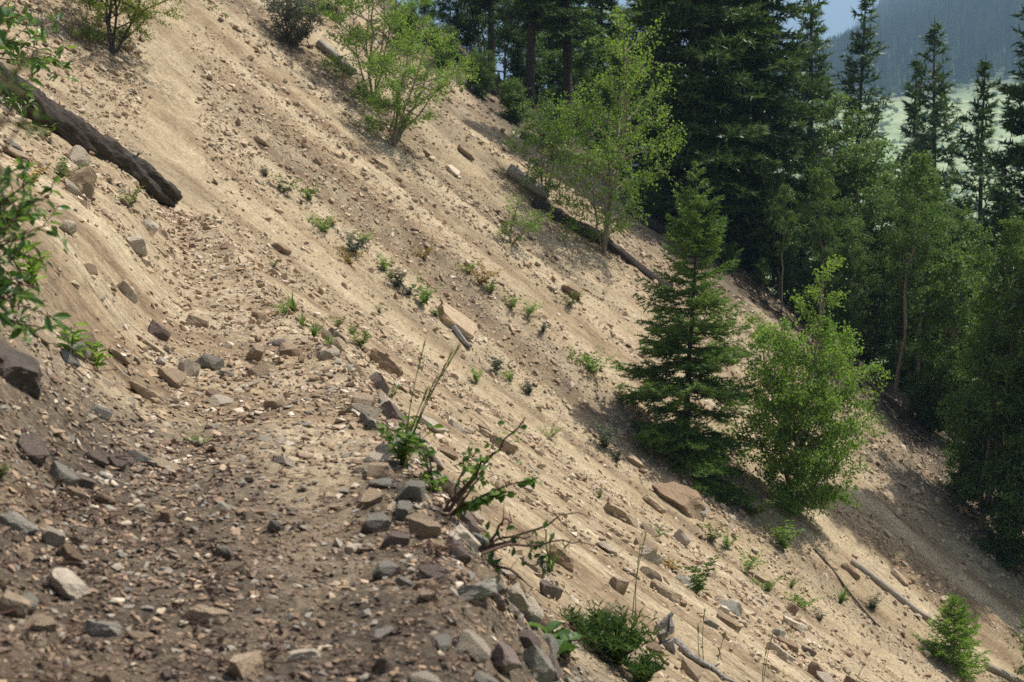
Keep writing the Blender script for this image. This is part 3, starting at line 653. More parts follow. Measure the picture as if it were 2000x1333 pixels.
def W(px, py, dist):
    d = rays(px, py); return np.array([0, 0, EYE]) + d * dist / d[1]
def curve(a, b, sag=0.0, n=8, wob=0.0, rng=None):
    t = np.linspace(0, 1, n)[:, None]; p = np.asarray(a) * (1 - t) + np.asarray(b) * t
    p = p + np.array([0, 0, 1.0]) * sag * np.sin(t * math.pi)
    if wob and rng is not None: p[1:-1] += rng.normal(size=(n - 2, 3)) * wob
    return p
def conifer_meshes(h, r0, spread, lo, seed, leaf, bark=BARK, step=.42, nw=5, nl=.05, nwd=.012, gap=.02, twn=9, up0=-.12, up1=.55, lean=(0, 0), dead=0, ragged=.25):
    rng = np.random.default_rng(seed); tr, cr, lb = MB(), MB(), MB()
    zz = np.linspace(0, 1, 14); ax = np.stack([lean[0] * h * zz ** 1.3 + .01 * h * np.sin(zz * 5 + seed), lean[1] * h * zz ** 1.3, h * zz], -1)
    tube(tr, ax, r0 * (1 - zz) ** .85 + .004 * h / 7, 9, wob=.12, seed=seed)
    def axis(z): return np.array([np.interp(z / h, zz, ax[:, k]) for k in range(3)])
    pos, dr = [], []
    z = lo * h; a0 = rng.uniform(0, 6)
    while z < h * .985:
        t = (z / h - lo) / (1 - lo); L0 = spread * (1 - t) ** .8 * (1 if t > .08 else .8) + .03 * spread
        n = nw if t < .85 else 4
        for k in range(n):
            a = a0 + k * 2 * math.pi / n + rng.normal() * .25; L = L0 * (1 - ragged + 2 * ragged * rng.random() * .8)
            if rng.random() < .06: continue
            el = up0 + (up1 - up0) * t + rng.normal() * .08
            d = np.array([math.cos(a), math.sin(a), 0]); s = np.linspace(0, 1, 7)[:, None]
            p = axis(z + rng.normal() * step * .25) + d * L * s * math.cos(el) + np.array([0, 0, 1]) * (L * s * math.sin(el) - .13 * L * np.sin(s * 2.6) * (1 - t * .8) + .10 * L * s ** 3)
            tube(lb, p, np.linspace(.011 * L + .006, .003, 7), 4, cap=False)
            sd = np.array([-d[1], d[0], 0]); m = max(4, int(twn * L / spread + 3))
            if dead and t < dead: m = max(2, m // 4)
            ss = np.linspace(.18, .98, m)
            segs = [(p[2], p[-1])]
            for j, u in enumerate(ss):
                b = np.array([np.interp(u, s[:, 0], p[:, c]) for c in range(3)])
                tl = L * (.40 * (1 - u) ** .7 + .07) * rng.uniform(.7, 1.2) * min(1, .35 + u * 2)
                for sg in (-1, 1):
                    dd = d * .62 + sd * sg * .8 + np.array([0, 0, rng.normal() * .22 - .14]) + d * rng.normal() * .15; e = b + nrm(dd) * tl; segs.append((b, e))
                    if tl > .45:
                        for u2 in (.4, .7):
                            b2 = b + (e - b) * u2; segs.append((b2, b2 + nrm(d * .9 + sd * sg * .15 + np.array([0, 0, -.1])) * tl * .4))
                            segs.append((b2, b2 + nrm(d * -.1 + sd * sg + np.array([0, 0, -.12])) * tl * .35))
            for b, e in segs:
                ln = np.linalg.norm(e - b); c = max(2, int(ln / gap)); u = rng.random(c)[:, None]
                pos.append(b + (e - b) * u); q = rng.normal(size=(c, 3)) * np.array([1, 1, .45]) + np.array([0, 0, .25]); dr.append(nrm(nrm(q) * .8 + nrm(e - b) * .75))
        z += step * (1.0 - .45 * t) * rng.uniform(.8, 1.2); a0 += 1.1
    pos = np.concatenate(pos); dr = np.concatenate(dr); n = len(pos)
    R = np.hypot(pos[:, 0] - np.interp(pos[:, 2], ax[:, 2], ax[:, 0]), pos[:, 1]) / spread
    tint = np.clip(.30 + .35 * rng.random(n) + .5 * fbm(pos[:, 0] * 1.3 / spread * 3, pos[:, 2] * 1.2 + pos[:, 1], seed, 2), 0, .99)
    blades(cr, pos, dr, rng.normal(size=(n, 3)) + np.array([0, 0, 1.2]), nl * rng.uniform(.7, 1.3, n), nwd, tint, 'needle')
    return tr.mesh('trunk', bark, True), lb.mesh('limbs', bark, True), cr.mesh('crown', leaf)
def decid_meshes(h, spread, stems, lo, nleaf, leaf, seed, lsz=.07, bark=BARK2, r0=.05, lean=(0, 0), droop=.15, nb=16, flat=1.0, width_at=.45, fan=.25):
    rng = np.random.default_rng(seed); tr, lb, cr = MB(), MB(), MB(); seg = []
    for k in range(stems):
        a = rng.uniform(0, 6.28) if stems > 1 else 0; f = fan * rng.uniform(.5, 1.2) if stems > 1 else .03
        hs = h * (1 if k == 0 else rng.uniform(.6, .95)); t = np.linspace(0, 1, 12)
        off = np.stack([np.cos(a) * f * h * t ** .8 + lean[0] * h * t ** 1.2, np.sin(a) * f * h * t ** .8 + lean[1] * h * t ** 1.2, hs * t], -1)
        off[2:] += np.cumsum(rng.normal(size=(10, 3)) * .012 * h * np.array([1, 1, 0]), 0)
        tube(tr, off, (r0 * (1 - t) ** .9 + .004) * (1 if k == 0 else .75), 7, wob=.1, seed=seed + k)
        for j in range(nb):
            u = lo + (1 - lo) * (j + rng.random()) / nb; b = np.array([np.interp(u, t, off[:, c]) for c in range(3)])
            w = math.sin(math.pi * np.clip(((u - lo) / (1 - lo)) ** (math.log(.5) / math.log(width_at)) * .86 + .10, 0, 1)) ** .8
            L = spread * w * rng.uniform(.6, 1.15) / (1 + .15 * (stems - 1)); az = j * 2.4 + rng.normal() * .4 + k
            el = rng.uniform(.2, .8) + .35 * u
            d = np.array([math.cos(az) * math.cos(el), math.sin(az) * math.cos(el), math.sin(el)]); s = np.linspace(0, 1, 6)[:, None]
            p = b + d * L * s + np.array([0, 0, -1]) * droop * L * s ** 2 + rng.normal(size=(6, 3)) * .03 * L * s
            tube(lb, p, np.linspace(.008 + .009 * L, .003, 6), 4, cap=False)
            seg.append((p[2], p[4])); seg.append((p[4], p[5]))
            for m in range(7):
                v = rng.uniform(.25, 1); q = np.array([np.interp(v, s[:, 0], p[:, c]) for c in range(3)])
                e = q + nrm(d * .7 + rng.normal(size=3) * np.array([.8, .8, .5 * flat])) * L * rng.uniform(.22, .45); e[2] -= droop * L * .25
                tube(lb, np.stack([q, (q + e) / 2 + rng.normal(size=3) * .02 * L, e]), [.005, .004, .002], 3, cap=False); seg.append((q, e)); seg.append((q + (e - q) * .5, e + rng.normal(size=3) * .12 * L))
    A = np.array([x[0] for x in seg]); B = np.array([x[1] for x in seg]); ln = np.linalg.norm(B - A, axis=1); pk = rng.choice(len(seg), nleaf, p=ln / ln.sum())
    pos = A[pk] + (B - A)[pk] * rng.random((nleaf, 1)) + rng.normal(size=(nleaf, 3)) * lsz * .8
    dr = nrm(nrm((B - A)[pk]) * .5 + rng.normal(size=(nleaf, 3)) * .7 + np.array([0, 0, -.55]))
    br = rng.random(len(seg))[pk]
    tint = np.clip(.18 + .35 * rng.random(nleaf) + .30 * br + .25 * pos[:, 2] / h - .1, 0, .99)
    sz = lsz * rng.uniform(.65, 1.25, nleaf)
    blades(cr, pos, dr, rng.normal(size=(nleaf, 3)) * .8 + np.array([0, 0, 1.0]), sz, sz * .68, tint, 'leaf')
    return tr.mesh('trunk', bark, True), lb.mesh('branches', bark, True), cr.mesh('crown', leaf)
def tree(name, meshes, loc, label, cat='tree', group=None, rz=0, sc=1.0, sxy=None):
    o = empty(name, (loc[0], loc[1], loc[2] - .05), label, cat, group, rz, sc)
    if sxy: o.scale = (sc * sxy, sc * sxy, sc)
    for n, m in zip(('trunk', 'branches', 'crown'), meshes): link(n, m, o)
    return o

# the young spruce, the birches and bushes standing on the open slope
b = P(1345, 905); hS = hgt(b, 312)
tree('spruce_tree', conifer_meshes(hS, .085, hS * .265, .02, 4, L_SPRUCE, step=.42, nl=.10, nwd=.028, gap=.010, nw=8, twn=12, up0=-.28, up1=.60, ragged=.42), b, 'young green spruce standing alone in the middle of the slope')
b = P(1560, 1010); hB = hgt(b, 500)
tree('birch_tree', decid_meshes(hB * 1.0, 3.7, 7, .015, 33000, L_LIGHT, 21, .09, r0=.05, nb=17, width_at=.36, fan=.13), b, 'bright green bushy birch right of the spruce on the slope')
b = P(1860, 1300); hs = hgt(b, 1160)
tree('spruce_sapling', conifer_meshes(hs, .03, hs * .56, .02, 6, L_YOUNG, step=.15, nl=.06, nwd=.018, gap=.009, nw=7, twn=9, up0=.0, up1=.7), b, 'small bright green spruce sapling near the bottom right corner')
b = P(1180, 500); hb = hgt(b, -20)
tree('birch_tree', decid_meshes(hb * .95, 3.7, 4, .08, 11500, L_LIGHT, 31, .095, r0=.06, nb=17, lean=(.02, 0), width_at=.5, fan=.10), b, 'tall loose birch with several stems rooted beside the dark fallen log')
b = P(1065, 395); hb = hgt(b, 190)
tree('leafy_bush', decid_meshes(hb, 2.2, 4, .05, 5500, L_BIRCH, 33, .08, r0=.04, nb=9, lean=(.1, 0)), b, 'rounded green bush above the dark fallen log', 'bush')
b = P(768, 285)
tree('leafy_bush', decid_meshes(3.9, 3.0, 5, .08, 9500, L_LIGHT, 35, .075, r0=.05, nb=9, lean=(.32, -.05), fan=.32), b, 'loose leafy bush leaning out downslope on the upper hillside', 'bush')
b = P(728, 205)
tree('leafy_bush', decid_meshes(5.2, 3.4, 5, .05, 12000, L_LIGHT, 37, .075, r0=.05, nb=9, lean=(.10, 0), fan=.2), b, 'taller leafy bush upslope of the leaning one', 'bush')
b = P(1000, 478)
tree('leafy_bush', decid_meshes(1.5, 1.0, 4, .05, 1500, L_LIGHT, 39, .06, r0=.025, nb=7, lean=(.5, 0), fan=.4), b, 'small light green bush spreading left of the tall loose birch', 'bush')
b = P(222, 108)
tree('juniper_bush', decid_meshes(3.6, 2.9, 4, .12, 26000, L_JUN, 8, .055, r0=.06, nb=12, lean=(.14, 0), fan=.36, bark=BARK), b, 'yellow-green evergreen bush with dark bare stems at the top left', 'bush')
b = P(575, 88)
tree('grey_bush', decid_meshes(2.1, 1.7, 9, .03, 9000, L_GREY, 43, .065, r0=.03, nb=10, fan=.42), b, 'dense blue-grey bush on the upper slope at the top', 'bush')
b = P(655, 40)
tree('leafy_bush', decid_meshes(2.0, 1.3, 5, .03, 4000, L_BIRCH, 45, .07, r0=.03, nb=8, fan=.3), b, 'small green bush behind the blue-grey bush', 'bush')
b = P(1945, 1330)
tree('leafy_bush', decid_meshes(3.6, 1.5, 4, .08, 4200, L_BIRCH, 47, .08, r0=.04, nb=10, lean=(.12, 0)), b + np.array([1.6, .5, -1.0]), 'green bush cut by the right edge beside the spruce sapling', 'bush')

# forest along the far edge of the slope
FIR = [conifer_meshes(26, .42, 4.3, .10, 101, L_FIR, step=.72, nl=.40, nwd=.13, gap=.085, nw=6, twn=9, up0=-.42, up1=.3, ragged=.4),
       conifer_meshes(24, .34, 3.6, .06, 102, L_FIR, step=.7, nl=.36, nwd=.12, gap=.085, nw=6, twn=8, up0=-.40, up1=.4, lean=(.02, 0), ragged=.4)]
SPR = [conifer_meshes(18, .2, 2.6, .08, 103, L_FIR, step=.62, nl=.32, nwd=.10, gap=.085, nw=6, twn=8, up0=-.3, up1=.5, ragged=.4),
       conifer_meshes(15, .17, 2.1, .05, 104, L_FIR, step=.55, nl=.30, nwd=.10, gap=.085, nw=5, twn=7, up0=-.3, up1=.5, ragged=.5)]
POL = conifer_meshes(26, .40, 2.9, .30, 105, L_FIR, step=.8, nl=.36, nwd=.12, gap=.09, nw=5, twn=7, up0=-.4, up1=.3, ragged=.45)
BIR = [decid_meshes(11, 2.6, 2, .30, 14000, L_FOREST, 201, .13, r0=.10, nb=22, width_at=.5, fan=.05),
       decid_meshes(10, 2.9, 3, .08, 16000, L_FOREST, 202, .15, r0=.09, nb=18, width_at=.45, fan=.10),
       decid_meshes(4, 2.4, 6, .04, 9000, L_FOREST, 203, .13, r0=.04, nb=10, fan=.3)]
BIR.append(decid_meshes(13, 2.0, 1, .48, 8000, L_FOREST, 204, .13, r0=.11, nb=22, width_at=.5))
def far_tree(name, meshes, h0, px, dist, top, label, rz, group='forest trees beyond the slope', sxy=None, cat='tree'):
    b = at(px, dist); b[2] = max(b[2], -40); sc = hgt(b, top) / h0
    tree(name, meshes, b, label, cat, group, rz, sc, sxy)
G = 'forest conifers beyond the slope'
far_tree('fir_tree', POL, 26, 1040, 63, -420, 'dark fir with a bare straight trunk, left of a matching one', .3, G)
far_tree('fir_tree', POL, 26, 1102, 65, -430, 'dark fir with a bare straight trunk, right of a matching one', 2.1, G)
far_tree('fir_tree', FIR[0], 26, 1345, 57.5, -660, 'massive dark fir with a thick trunk behind the young spruce', 1.2, G)
far_tree('fir_tree', FIR[1], 24, 1475, 60, -560, 'broad dark fir right of the massive trunk', 2.6, G)
far_tree('fir_tree', FIR[0], 26, 1425, 78, -250, 'tall dark fir filling the gap behind the massive trunk', 4.0, G)
far_tree('spruce_tree', SPR[0], 18, 1664, 76, -40, 'dark open spruce whose top crosses the pale sky', .9, G)
far_tree('spruce_tree', SPR[0], 18, 1806, 84, 28, 'slim pointed spruce in front of the hazy mountain', 3.3, G)
far_tree('spruce_tree', SPR[1], 15, 1764, 88, 108, 'crooked thinner spruce left of the slim pointed one', 5.0, G)
far_tree('fir_tree', FIR[1], 24, 2010, 62, -200, 'dark fir with long boughs at the right edge', .5, G)
far_tree('spruce_tree', SPR[1], 15, 1905, 70, 105, 'short dark spruce just left of the fir at the right edge', 2.2, G)
far_tree('fir_tree', FIR[1], 24, 1570, 84, -60, 'dark fir behind the pale-leaved trees, left of the sky gap', 3.9, G)
far_tree('fir_tree', FIR[0], 26, 1165, 84, -300, 'dim fir seen through the tall loose birch', 5.2, G)
far_tree('fir_tree', FIR[1], 24, 1075, 76, -320, 'dark fir filling the gap between the two bare trunks', 1.9, G)
far_tree('fir_tree', FIR[1], 24, 1265, 74, -220, 'dark fir left of the massive trunk', .2, G)
far_tree('fir_tree', POL, 26, 960, 70, -330, 'dark fir trunk above the brush line', 4.4, G)
for i, (px, d, lab) in enumerate([(2230, 44, 'unseen tall fir outside the right edge, added to shade the slope')]):  # out of view; added to cast shade on the lower right slope
    far_tree('fir_tree', FIR[i % 2], (26, 24)[i % 2], px, d, -500, lab, i * 1.4, G)
G2 = 'young dark firs in the understory'
for i, (px, d, top, lab) in enumerate([
    (1440, 58, 330, 'low dark fir just right of the young spruce top'), (1560, 62, 380, 'low dark fir behind the bright birch top'),
    (1010, 66, 60, 'low dark fir under the two bare trunks'), (1640, 70, 420, 'low dark fir between the thin trunks'),
    (1830, 64, 380, 'low dark fir below the slim pointed spruce'), (1940, 58, 330, 'low dark fir near the right edge')]):
    far_tree('fir_tree', SPR[i % 2], (18, 15)[i % 2], px, d, top, lab, i * 1.3, G2, 1.7)
G3 = 'broadleaf trees at the forest edge'
for i, (px, d, top, k, sx, lab) in enumerate([
    (1600, 60, 190, 0, 1.25, 'dim green birch with fine foliage below the sky gap'), (1520, 58, 330, 1, 1.0, 'dim birch right of the low dark fir'),
    (1700, 62, 330, 1, 1.1, 'broad dim birch behind the bright birch'), (1780, 60, 350, 0, 1.2, 'birch with a thin pale straight trunk at middle right'),
    (1750, 56, 400, 0, .8, 'second thin-trunked birch standing close to the pale straight one'), (1880, 52, 480, 1, 1.2, 'large shady birch above the lower right slope'),
    (1975, 46, 470, 1, .9, 'yellow-green birch cut by the right edge'), (1935, 45, 620, 1, 1.1, 'shady birch with a leaning trunk at the lower right'),
    (985, 66, -60, 0, 1.2, 'light birch left of the two bare fir trunks'), (900, 72, -80, 1, 1.3, 'sunlit birch at the top behind the hillside crest'),
    (1230, 68, 20, 0, .8, 'slender birch behind the tall loose one'), (1290, 64, 120, 1, .8, 'birch crowded against the massive fir'),
    (840, 70, -60, 1, 1.1, 'second sunlit birch at the top left of the forest'), (1130, 70, 30, 1, 1.0, 'birch right of the two bare trunks'),
    (780, 66, -120, 1, 1.0, 'birch behind the taller leafy bush'), (1030, 72, -20, 1, 1.2, 'birch behind the two bare trunks'), (1660, 56, 430, 0, 1.2, 'birch between the bright birch and the thin trunks'),
    (1840, 56, 420, 1, 1.0, 'birch behind the large shady birch'), (1752, 53, 300, 3, 1.0, 'slim birch with a long bare pale trunk at middle right'), (1792, 54, 330, 3, 1.0, 'slim bare-trunked birch right of the first slim one'),
    (1612, 55, 330, 3, .9, 'slim bare-trunked birch above the bright birch'), (1525, 56, 360, 3, .8, 'slim bare-trunked birch right of the spruce tip'), (1930, 47, 430, 3, .9, 'slim bare-trunked birch near the right edge'),
    (945, 72, -120, 1, 1.2, 'sunlit birch between the brush line and the sky')]):
    far_tree('birch_tree', BIR[k], (11, 10, 4, 13)[k], px, d, top, lab, i * 1.7, G3, sx)
G5 = 'bushes on the upper rim of the slope'
for i, (px, d, top, lab) in enumerate([(800, 57.5, 0, 'rim bush behind the two leafy bushes'), (865, 58, 45, 'rim bush at the upper end of the dead brush'), (940, 58, 95, 'rim bush half way along the dead brush'), (1010, 57.5, 150, 'rim bush below the bare fir trunks'),
                                       (1075, 57, 205, 'rim bush at the lower end of the dead brush'), (1265, 56.5, 330, 'rim bush right of the tall loose birch'), (1420, 56, 470, 'rim bush right of the young spruce')]):
    far_tree('leafy_bush', BIR[2], 4, px, d, top, lab, i * 1.6 + .4, G5, None, 'bush')
G4 = 'undergrowth bushes at the forest edge'
for i, (px, d, top, lab) in enumerate([
    (850, 61, 40, 'dark bush at the upper end of the brush line'), (930, 61, 90, 'dark bush in the middle of the brush line'), (1000, 61, 150, 'dark bush below the left bare trunk'),
    (1290, 60, 330, 'dark bush at the foot of the massive fir'), (1480, 57, 500, 'dark bush at the slope rim right of the spruce'), (1580, 57, 560, 'dark bush at the slope rim behind the bright birch'),
    (1660, 56, 600, 'dark bush at the slope rim right of the bright birch'), (1740, 56, 680, 'dark bush at the foot of the thin-trunked birches'),
    (1830, 52, 720, 'dark bush where the slope meets the large shady birch'), (1900, 47, 860, 'dark bush at the foot of the leaning birch'), (1990, 44, 900, 'dark bush at the right edge')]):
    far_tree('leafy_bush', BIR[2], 4, px, d, top, lab, i * 2.1, G4, None, 'bush')

# ------------------------------------------------------------------ fallen wood
def ground_line(a, b, r, n=24, lift=.7, straight=False):
    t = np.linspace(0, 1, n)[:, None]; p = a * (1 - t) + b * t
    if straight: return p + gnormal(p[:, 0], p[:, 1]).mean(0) * r * lift
    nn = gnormal(p[:, 0], p[:, 1]); z = H(p[:, 0], p[:, 1]); zs = np.convolve(np.pad(z, 4, mode='edge'), np.ones(9) / 9, 'valid')
    p = np.stack([p[:, 0], p[:, 1], np.maximum(zs, p[:, 2] * .6 + zs * .4)], -1)
    return p + nn * r * lift
def log_thing(name, a, b, r0, r1, mat, label, n=26, wob=.12, lift=.7, stubs=(), seed=0, endmat=None, seg=18, straight=False):
    rng = np.random.default_rng(seed); p = ground_line(np.asarray(a), np.asarray(b), (r0 + r1) / 2, n, lift, straight)
    o = empty(name, p[n // 2], label, 'log'); c = p[n // 2]
    q = Vector(p[-1] - p[0]).to_track_quat('Z', 'Y'); o.rotation_mode = 'QUATERNION'; o.rotation_quaternion = q
    Rm = np.array(q.to_matrix()); p = (p - c) @ Rm; c = np.zeros(3); stubs = [(t, np.array(sd, float) @ Rm, L, r) for t, sd, L, r in stubs]
    mb = MB(); tube(mb, p - c, np.linspace(r0, r1, n), seg, wob=wob, seed=seed, cap=False); link('trunk', mb.mesh('trunk', mat, True), o)
    for k, sgn in ((0, -1), (-1, 1)):
        d = nrm((p[-1] - p[-2]) if k == -1 else (p[0] - p[1])); rr = (r0, r1)[k]
        mb = MB(); ring = np.array([p[k] - c + d * .012 * 0]); tube(mb, np.stack([p[k] - c - d * .04, p[k] - c + d * .02, p[k] - c + d * .035]), [rr * 1.0, rr * .995, rr * .95], seg, wob=wob * .6, seed=seed + 3); link('cut_end', mb.mesh('cut_end', endmat or mat), o)
    for (t, side, L, r) in stubs:
        i = int(t * (n - 1)); d = nrm(np.array(side, float)); mb = MB()
        tube(mb, np.stack([p[i] - c, p[i] - c + d * L * .6 + rng.normal(size=3) * .02, p[i] - c + d * L]), [r * 1.5, r, r * .75], 7, wob=.3, seed=seed + 5)
        for q in range(5):
            e = p[i] - c + d * L * .85; tube(mb, np.stack([e, e + (d + rng.normal(size=3) * .35) * L * .45]), [r * .35, r * .06], 4)
        link('branch_stub', mb.mesh('branch_stub', GREYWOOD, True), o)
    return o
LOGWOOD = plain_mat('old_log_bark', (.010, .008, .007, 1), (.085, .068, .056, 1), 4, stretch=(5, 5, .8), bump=1.0, bscale=9)
ENDWOOD = plain_mat('cut_log_end', (.09, .06, .045, 1), (.22, .16, .12, 1), 10, bump=.6)
a, b_ = P(-60, 165), P(316, 402); dd = math.dist(b_, (0, 0, EYE))
log_thing('fallen_log', a, b_, 25 / F * dd, 23 / F * dd, LOGWOOD, 'thick dark fallen log lying down the left bank with a cut end', n=80, wob=.3, lift=.85, seg=36, straight=True, stubs=[(.74, (.55, -.2, .8), .34, .06), (.62, (-.7, -.6, -.2), .22, .04), (.90, (.5, -.3, .7), .16, .04), (.5, (.3, -.4, .8), .2, .03)], seed=3, endmat=ENDWOOD)
log_thing('fallen_log', P(990, 338), P(1062, 388), .22, .20, GREYWOOD, 'short grey log beside the upper end of the long dark log', seed=5, wob=.08)
log_thing('fallen_log', P(1040, 398), P(1310, 570), .29, .18, DARKWOOD, 'long dark rotten log running downslope under the loose birch', n=34, seed=6, wob=.3, lift=.05)
log_thing('fallen_log', P(1662, 1102), P(1812, 1217), .10, .085, POLEWOOD, 'smooth pale pole lying downslope at the lower right', seed=7, wob=.08, lift=.55)
log_thing('fallen_log', P(1925, 1305), P(2010, 1350), .10, .09, POLEWOOD, 'pale pole end behind the spruce sapling', seed=8, wob=.04)
log_thing('fallen_log', P(622, 92), P(690, 150), .16, .12, GREYWOOD, 'grey weathered log below the blue-grey bush', seed=9, wob=.15)
log_thing('fallen_log', P(868, 618), P(916, 686), .09, .05, GREYWOOD, 'whitish weathered root along the pale pinkish slab', seed=10, wob=.3, n=12)
log_thing('fallen_log', P(1588, 1075), P(1716, 1228), .038, .02, DARKWOOD, 'thin dark stick lying below the birch on the slope', seed=12, wob=.1)
log_thing('fallen_log', P(1225, 420), P(1320, 470), .24, .18, DARKWOOD, 'dark twisted log at the forest rim above the spruce', seed=13, wob=.3, lift=.5)
log_thing('fallen_log', P(1020, 272), P(1060, 284), .14, .12, DARKWOOD, 'short dark log end on the shaded upper slope', seed=14)
# weathered root wood near the bottom
def root_wood():
    g = P(1297, 1262); dd = math.dist(g, (0, 0, EYE)); k = dd / F; rng = np.random.default_rng(5)
    o = empty('root_wood', g, 'splintered silvery root wood with a trailing branch near the bottom', 'driftwood')
    mb = MB(); up = np.array([0, 0, 1.0]); rt = np.array([1.0, 0, 0])
    for (x0, y0, x1, y1, r) in [(-12, -5, 14, 38, 11), (-4, -18, 6, -48, 12), (6, -14, 14, -50, 10), (-12, 2, 4, 14, 14), (2, -8, -18, 22, 8), (-14, 12, -22, -6, 8), (10, 0, 10, 30, 9), (-8, -6, -2, -30, 11)]:
        A = (rt * x0 + up * y0) * k; B = (rt * x1 + up * y1) * k; off = np.array([0, (rng.uniform(-6, 6) - 14) * k, 32 * k])
        v = np.stack([A + off, (A + B) / 2 + off + rng.normal(size=3) * 2 * k, B + off]); tube(mb, v, np.array([r, r * .8, r * .3]) * k * .8, 7, wob=.5, seed=int(r * 7 + x0))
    link('splintered_root', mb.mesh('splintered_root', GREYWOOD), o)
    mb = MB(); pts = np.array([P(px, py) for px, py in ((1316, 1262), (1345, 1285), (1366, 1300), (1392, 1312), (1412, 1330), (1440, 1342))]) - g + np.array([0, 0, 7 * k]); pts[0] += np.array([0, 0, 6 * k])
    tube(mb, pts, np.array([8, 7, 6, 5.5, 4, 2]) * k, 8, wob=.25); tube(mb, np.stack([pts[3], pts[3] + np.array([14, 0, 10]) * k]), [3 * k, k], 5); tube(mb, np.stack([pts[4], pts[4] + np.array([-10, -4, -10]) * k]), [3 * k, k], 5)
    link('trailing_branch', mb.mesh('trailing_branch', GREYWOOD, True), o)
root_wood()
def brush(name, line, n, label, seed, rmax=.05, L=(1.0, 3.0), mat=DARKWOOD):
    rng = np.random.default_rng(seed); q = np.array([P(*p) for p in line]); mb = MB(); cum = np.linspace(0, 1, len(q))
    for i in range(n):
        t = rng.random(); c = np.array([np.interp(t, cum, q[:, k]) for k in range(3)]); j = int(min(t * (len(q) - 1), len(q) - 2))
        d = nrm(nrm(q[j + 1] - q[j]) + rng.normal(size=3) * np.array([.5, .5, .12])); ln = rng.uniform(*L)
        c = c + rng.normal(size=3) * np.array([.7, .7, 0]); c[2] = float(H(c[0], c[1])) + abs(rng.normal()) * .11
        tube(mb, curve(c - d * ln / 2, c + d * ln / 2, rng.normal() * .12, 5, .05, rng), np.linspace(rng.uniform(.012, rmax), .006, 5), 5)
    tag(link(name, mb.mesh(name, mat, True)), label, 'brush', kind='stuff')
brush('dead_brush', [(800, 62), (900, 140), (1000, 200), (1055, 245)], 170, 'tangle of dead grey-brown branches along the upper rim of the slope', 1, .06)
brush('dead_brush', [(1330, 455), (1450, 560), (1560, 650), (1700, 760), (1830, 880), (1920, 1040)], 260, 'dark dead branches along the lower forest rim', 2, .04, (.6, 1.7))

# ------------------------------------------------------------------ small plants
def stems_mesh(name, seed, n, h, leaf, leafL, leafW, per, spread=.5, stem=TWIG, tm='leaf', r=.004, up=.2, low=.15):
    """a little plant: n arching stems with leaves along them"""
    rng = np.random.default_rng(seed); mb = MB(); pos, dr = [], []
    for k in range(n):
        a = rng.uniform(0, 6.28); hs = h * rng.uniform(.55, 1.05); d = np.array([math.cos(a), math.sin(a), 0]) * spread * hs * rng.uniform(.3, 1.1)
        t = np.linspace(0, 1, 6)[:, None]; p = d * t ** 1.2 + np.array([0, 0, 1]) * hs * (t - .15 * spread * t ** 2) + rng.normal(size=(6, 3)) * .02 * h * t
        tube(mb, p, np.linspace(r, r * .35, 6), 4, cap=False, mat=0)
        u = np.sort(rng.uniform(low, 1, per)); q = np.stack([np.interp(u, t[:, 0], p[:, c]) for c in range(3)], -1); az = np.arange(per) * 2.4 + rng.uniform(0, 6)
        pos.append(q); dr.append(np.stack([np.cos(az), np.sin(az), np.full(per, up)], -1) + rng.normal(size=(per, 3)) * .25)
    pos = np.concatenate(pos); dr = np.concatenate(dr); m = len(pos)
    blades(mb, pos, dr, rng.normal(size=(m, 3)) * .4 + np.array([0, 0, 1]), leafL * rng.uniform(.6, 1.2, m), leafW * rng.uniform(.7, 1.1, m), np.clip(rng.random(m) * .8 + .15 * rng.random(), 0, .99), tm, 1)
    return mb.mesh(name, [stem, leaf])
def grass_mesh(name, seed, n, h, w, mat=L_GRASS, spread=.5, heads=0):
    rng = np.random.default_rng(seed); mb = MB()
    for k in range(n):
        a = rng.uniform(0, 6.28); d = np.array([math.cos(a), math.sin(a), 0]); hs = h * rng.uniform(.5, 1.1); sp = spread * rng.uniform(.2, 1.1)
        t = np.linspace(0, 1, 6)[:, None]; p = d * (rng.random() * .06 * h + hs * sp * t ** 1.8) + np.array([0, 0, 1]) * hs * (t - .3 * sp * t ** 2)
        sd = np.array([-d[1], d[0], 0]) * w * .5 * (1 - t ** 1.5 * .92); v = np.concatenate([p - sd, p + sd]); i = np.arange(5)
        mb.add(v, np.stack([i, i + 1, i + 7, i + 6], -1), rng.random() * .95)
    return mb.mesh(name, mat)
UNIT = {
 'herb': [stems_mesh('weed', 400 + k, 7, 1.0, L_WEED, .17, .085, 22, .8) for k in range(3)],
 'rust': [stems_mesh('weed', 410 + k, 8, 1.0, L_RUST, .15, .09, 20, .9) for k in range(2)],
 'tuft': [stems_mesh('weed', 420 + k, 16, 1.0, L_GREY, .17, .055, 18, .8) for k in range(2)],
 'bright': [stems_mesh('weed', 430 + k, 9, 1.0, L_LIGHT, .16, .085, 22, .9) for k in range(2)],
 'grass': [grass_mesh('weed', 440 + k, 40, 1.0, .05, spread=.8) for k in range(2)],
 'seedling': [stems_mesh('weed', 450 + k, 2, 1.0, L_LIGHT, .34, .12, 11, .15, tm='big', up=.5, r=.012) for k in range(2)],
}
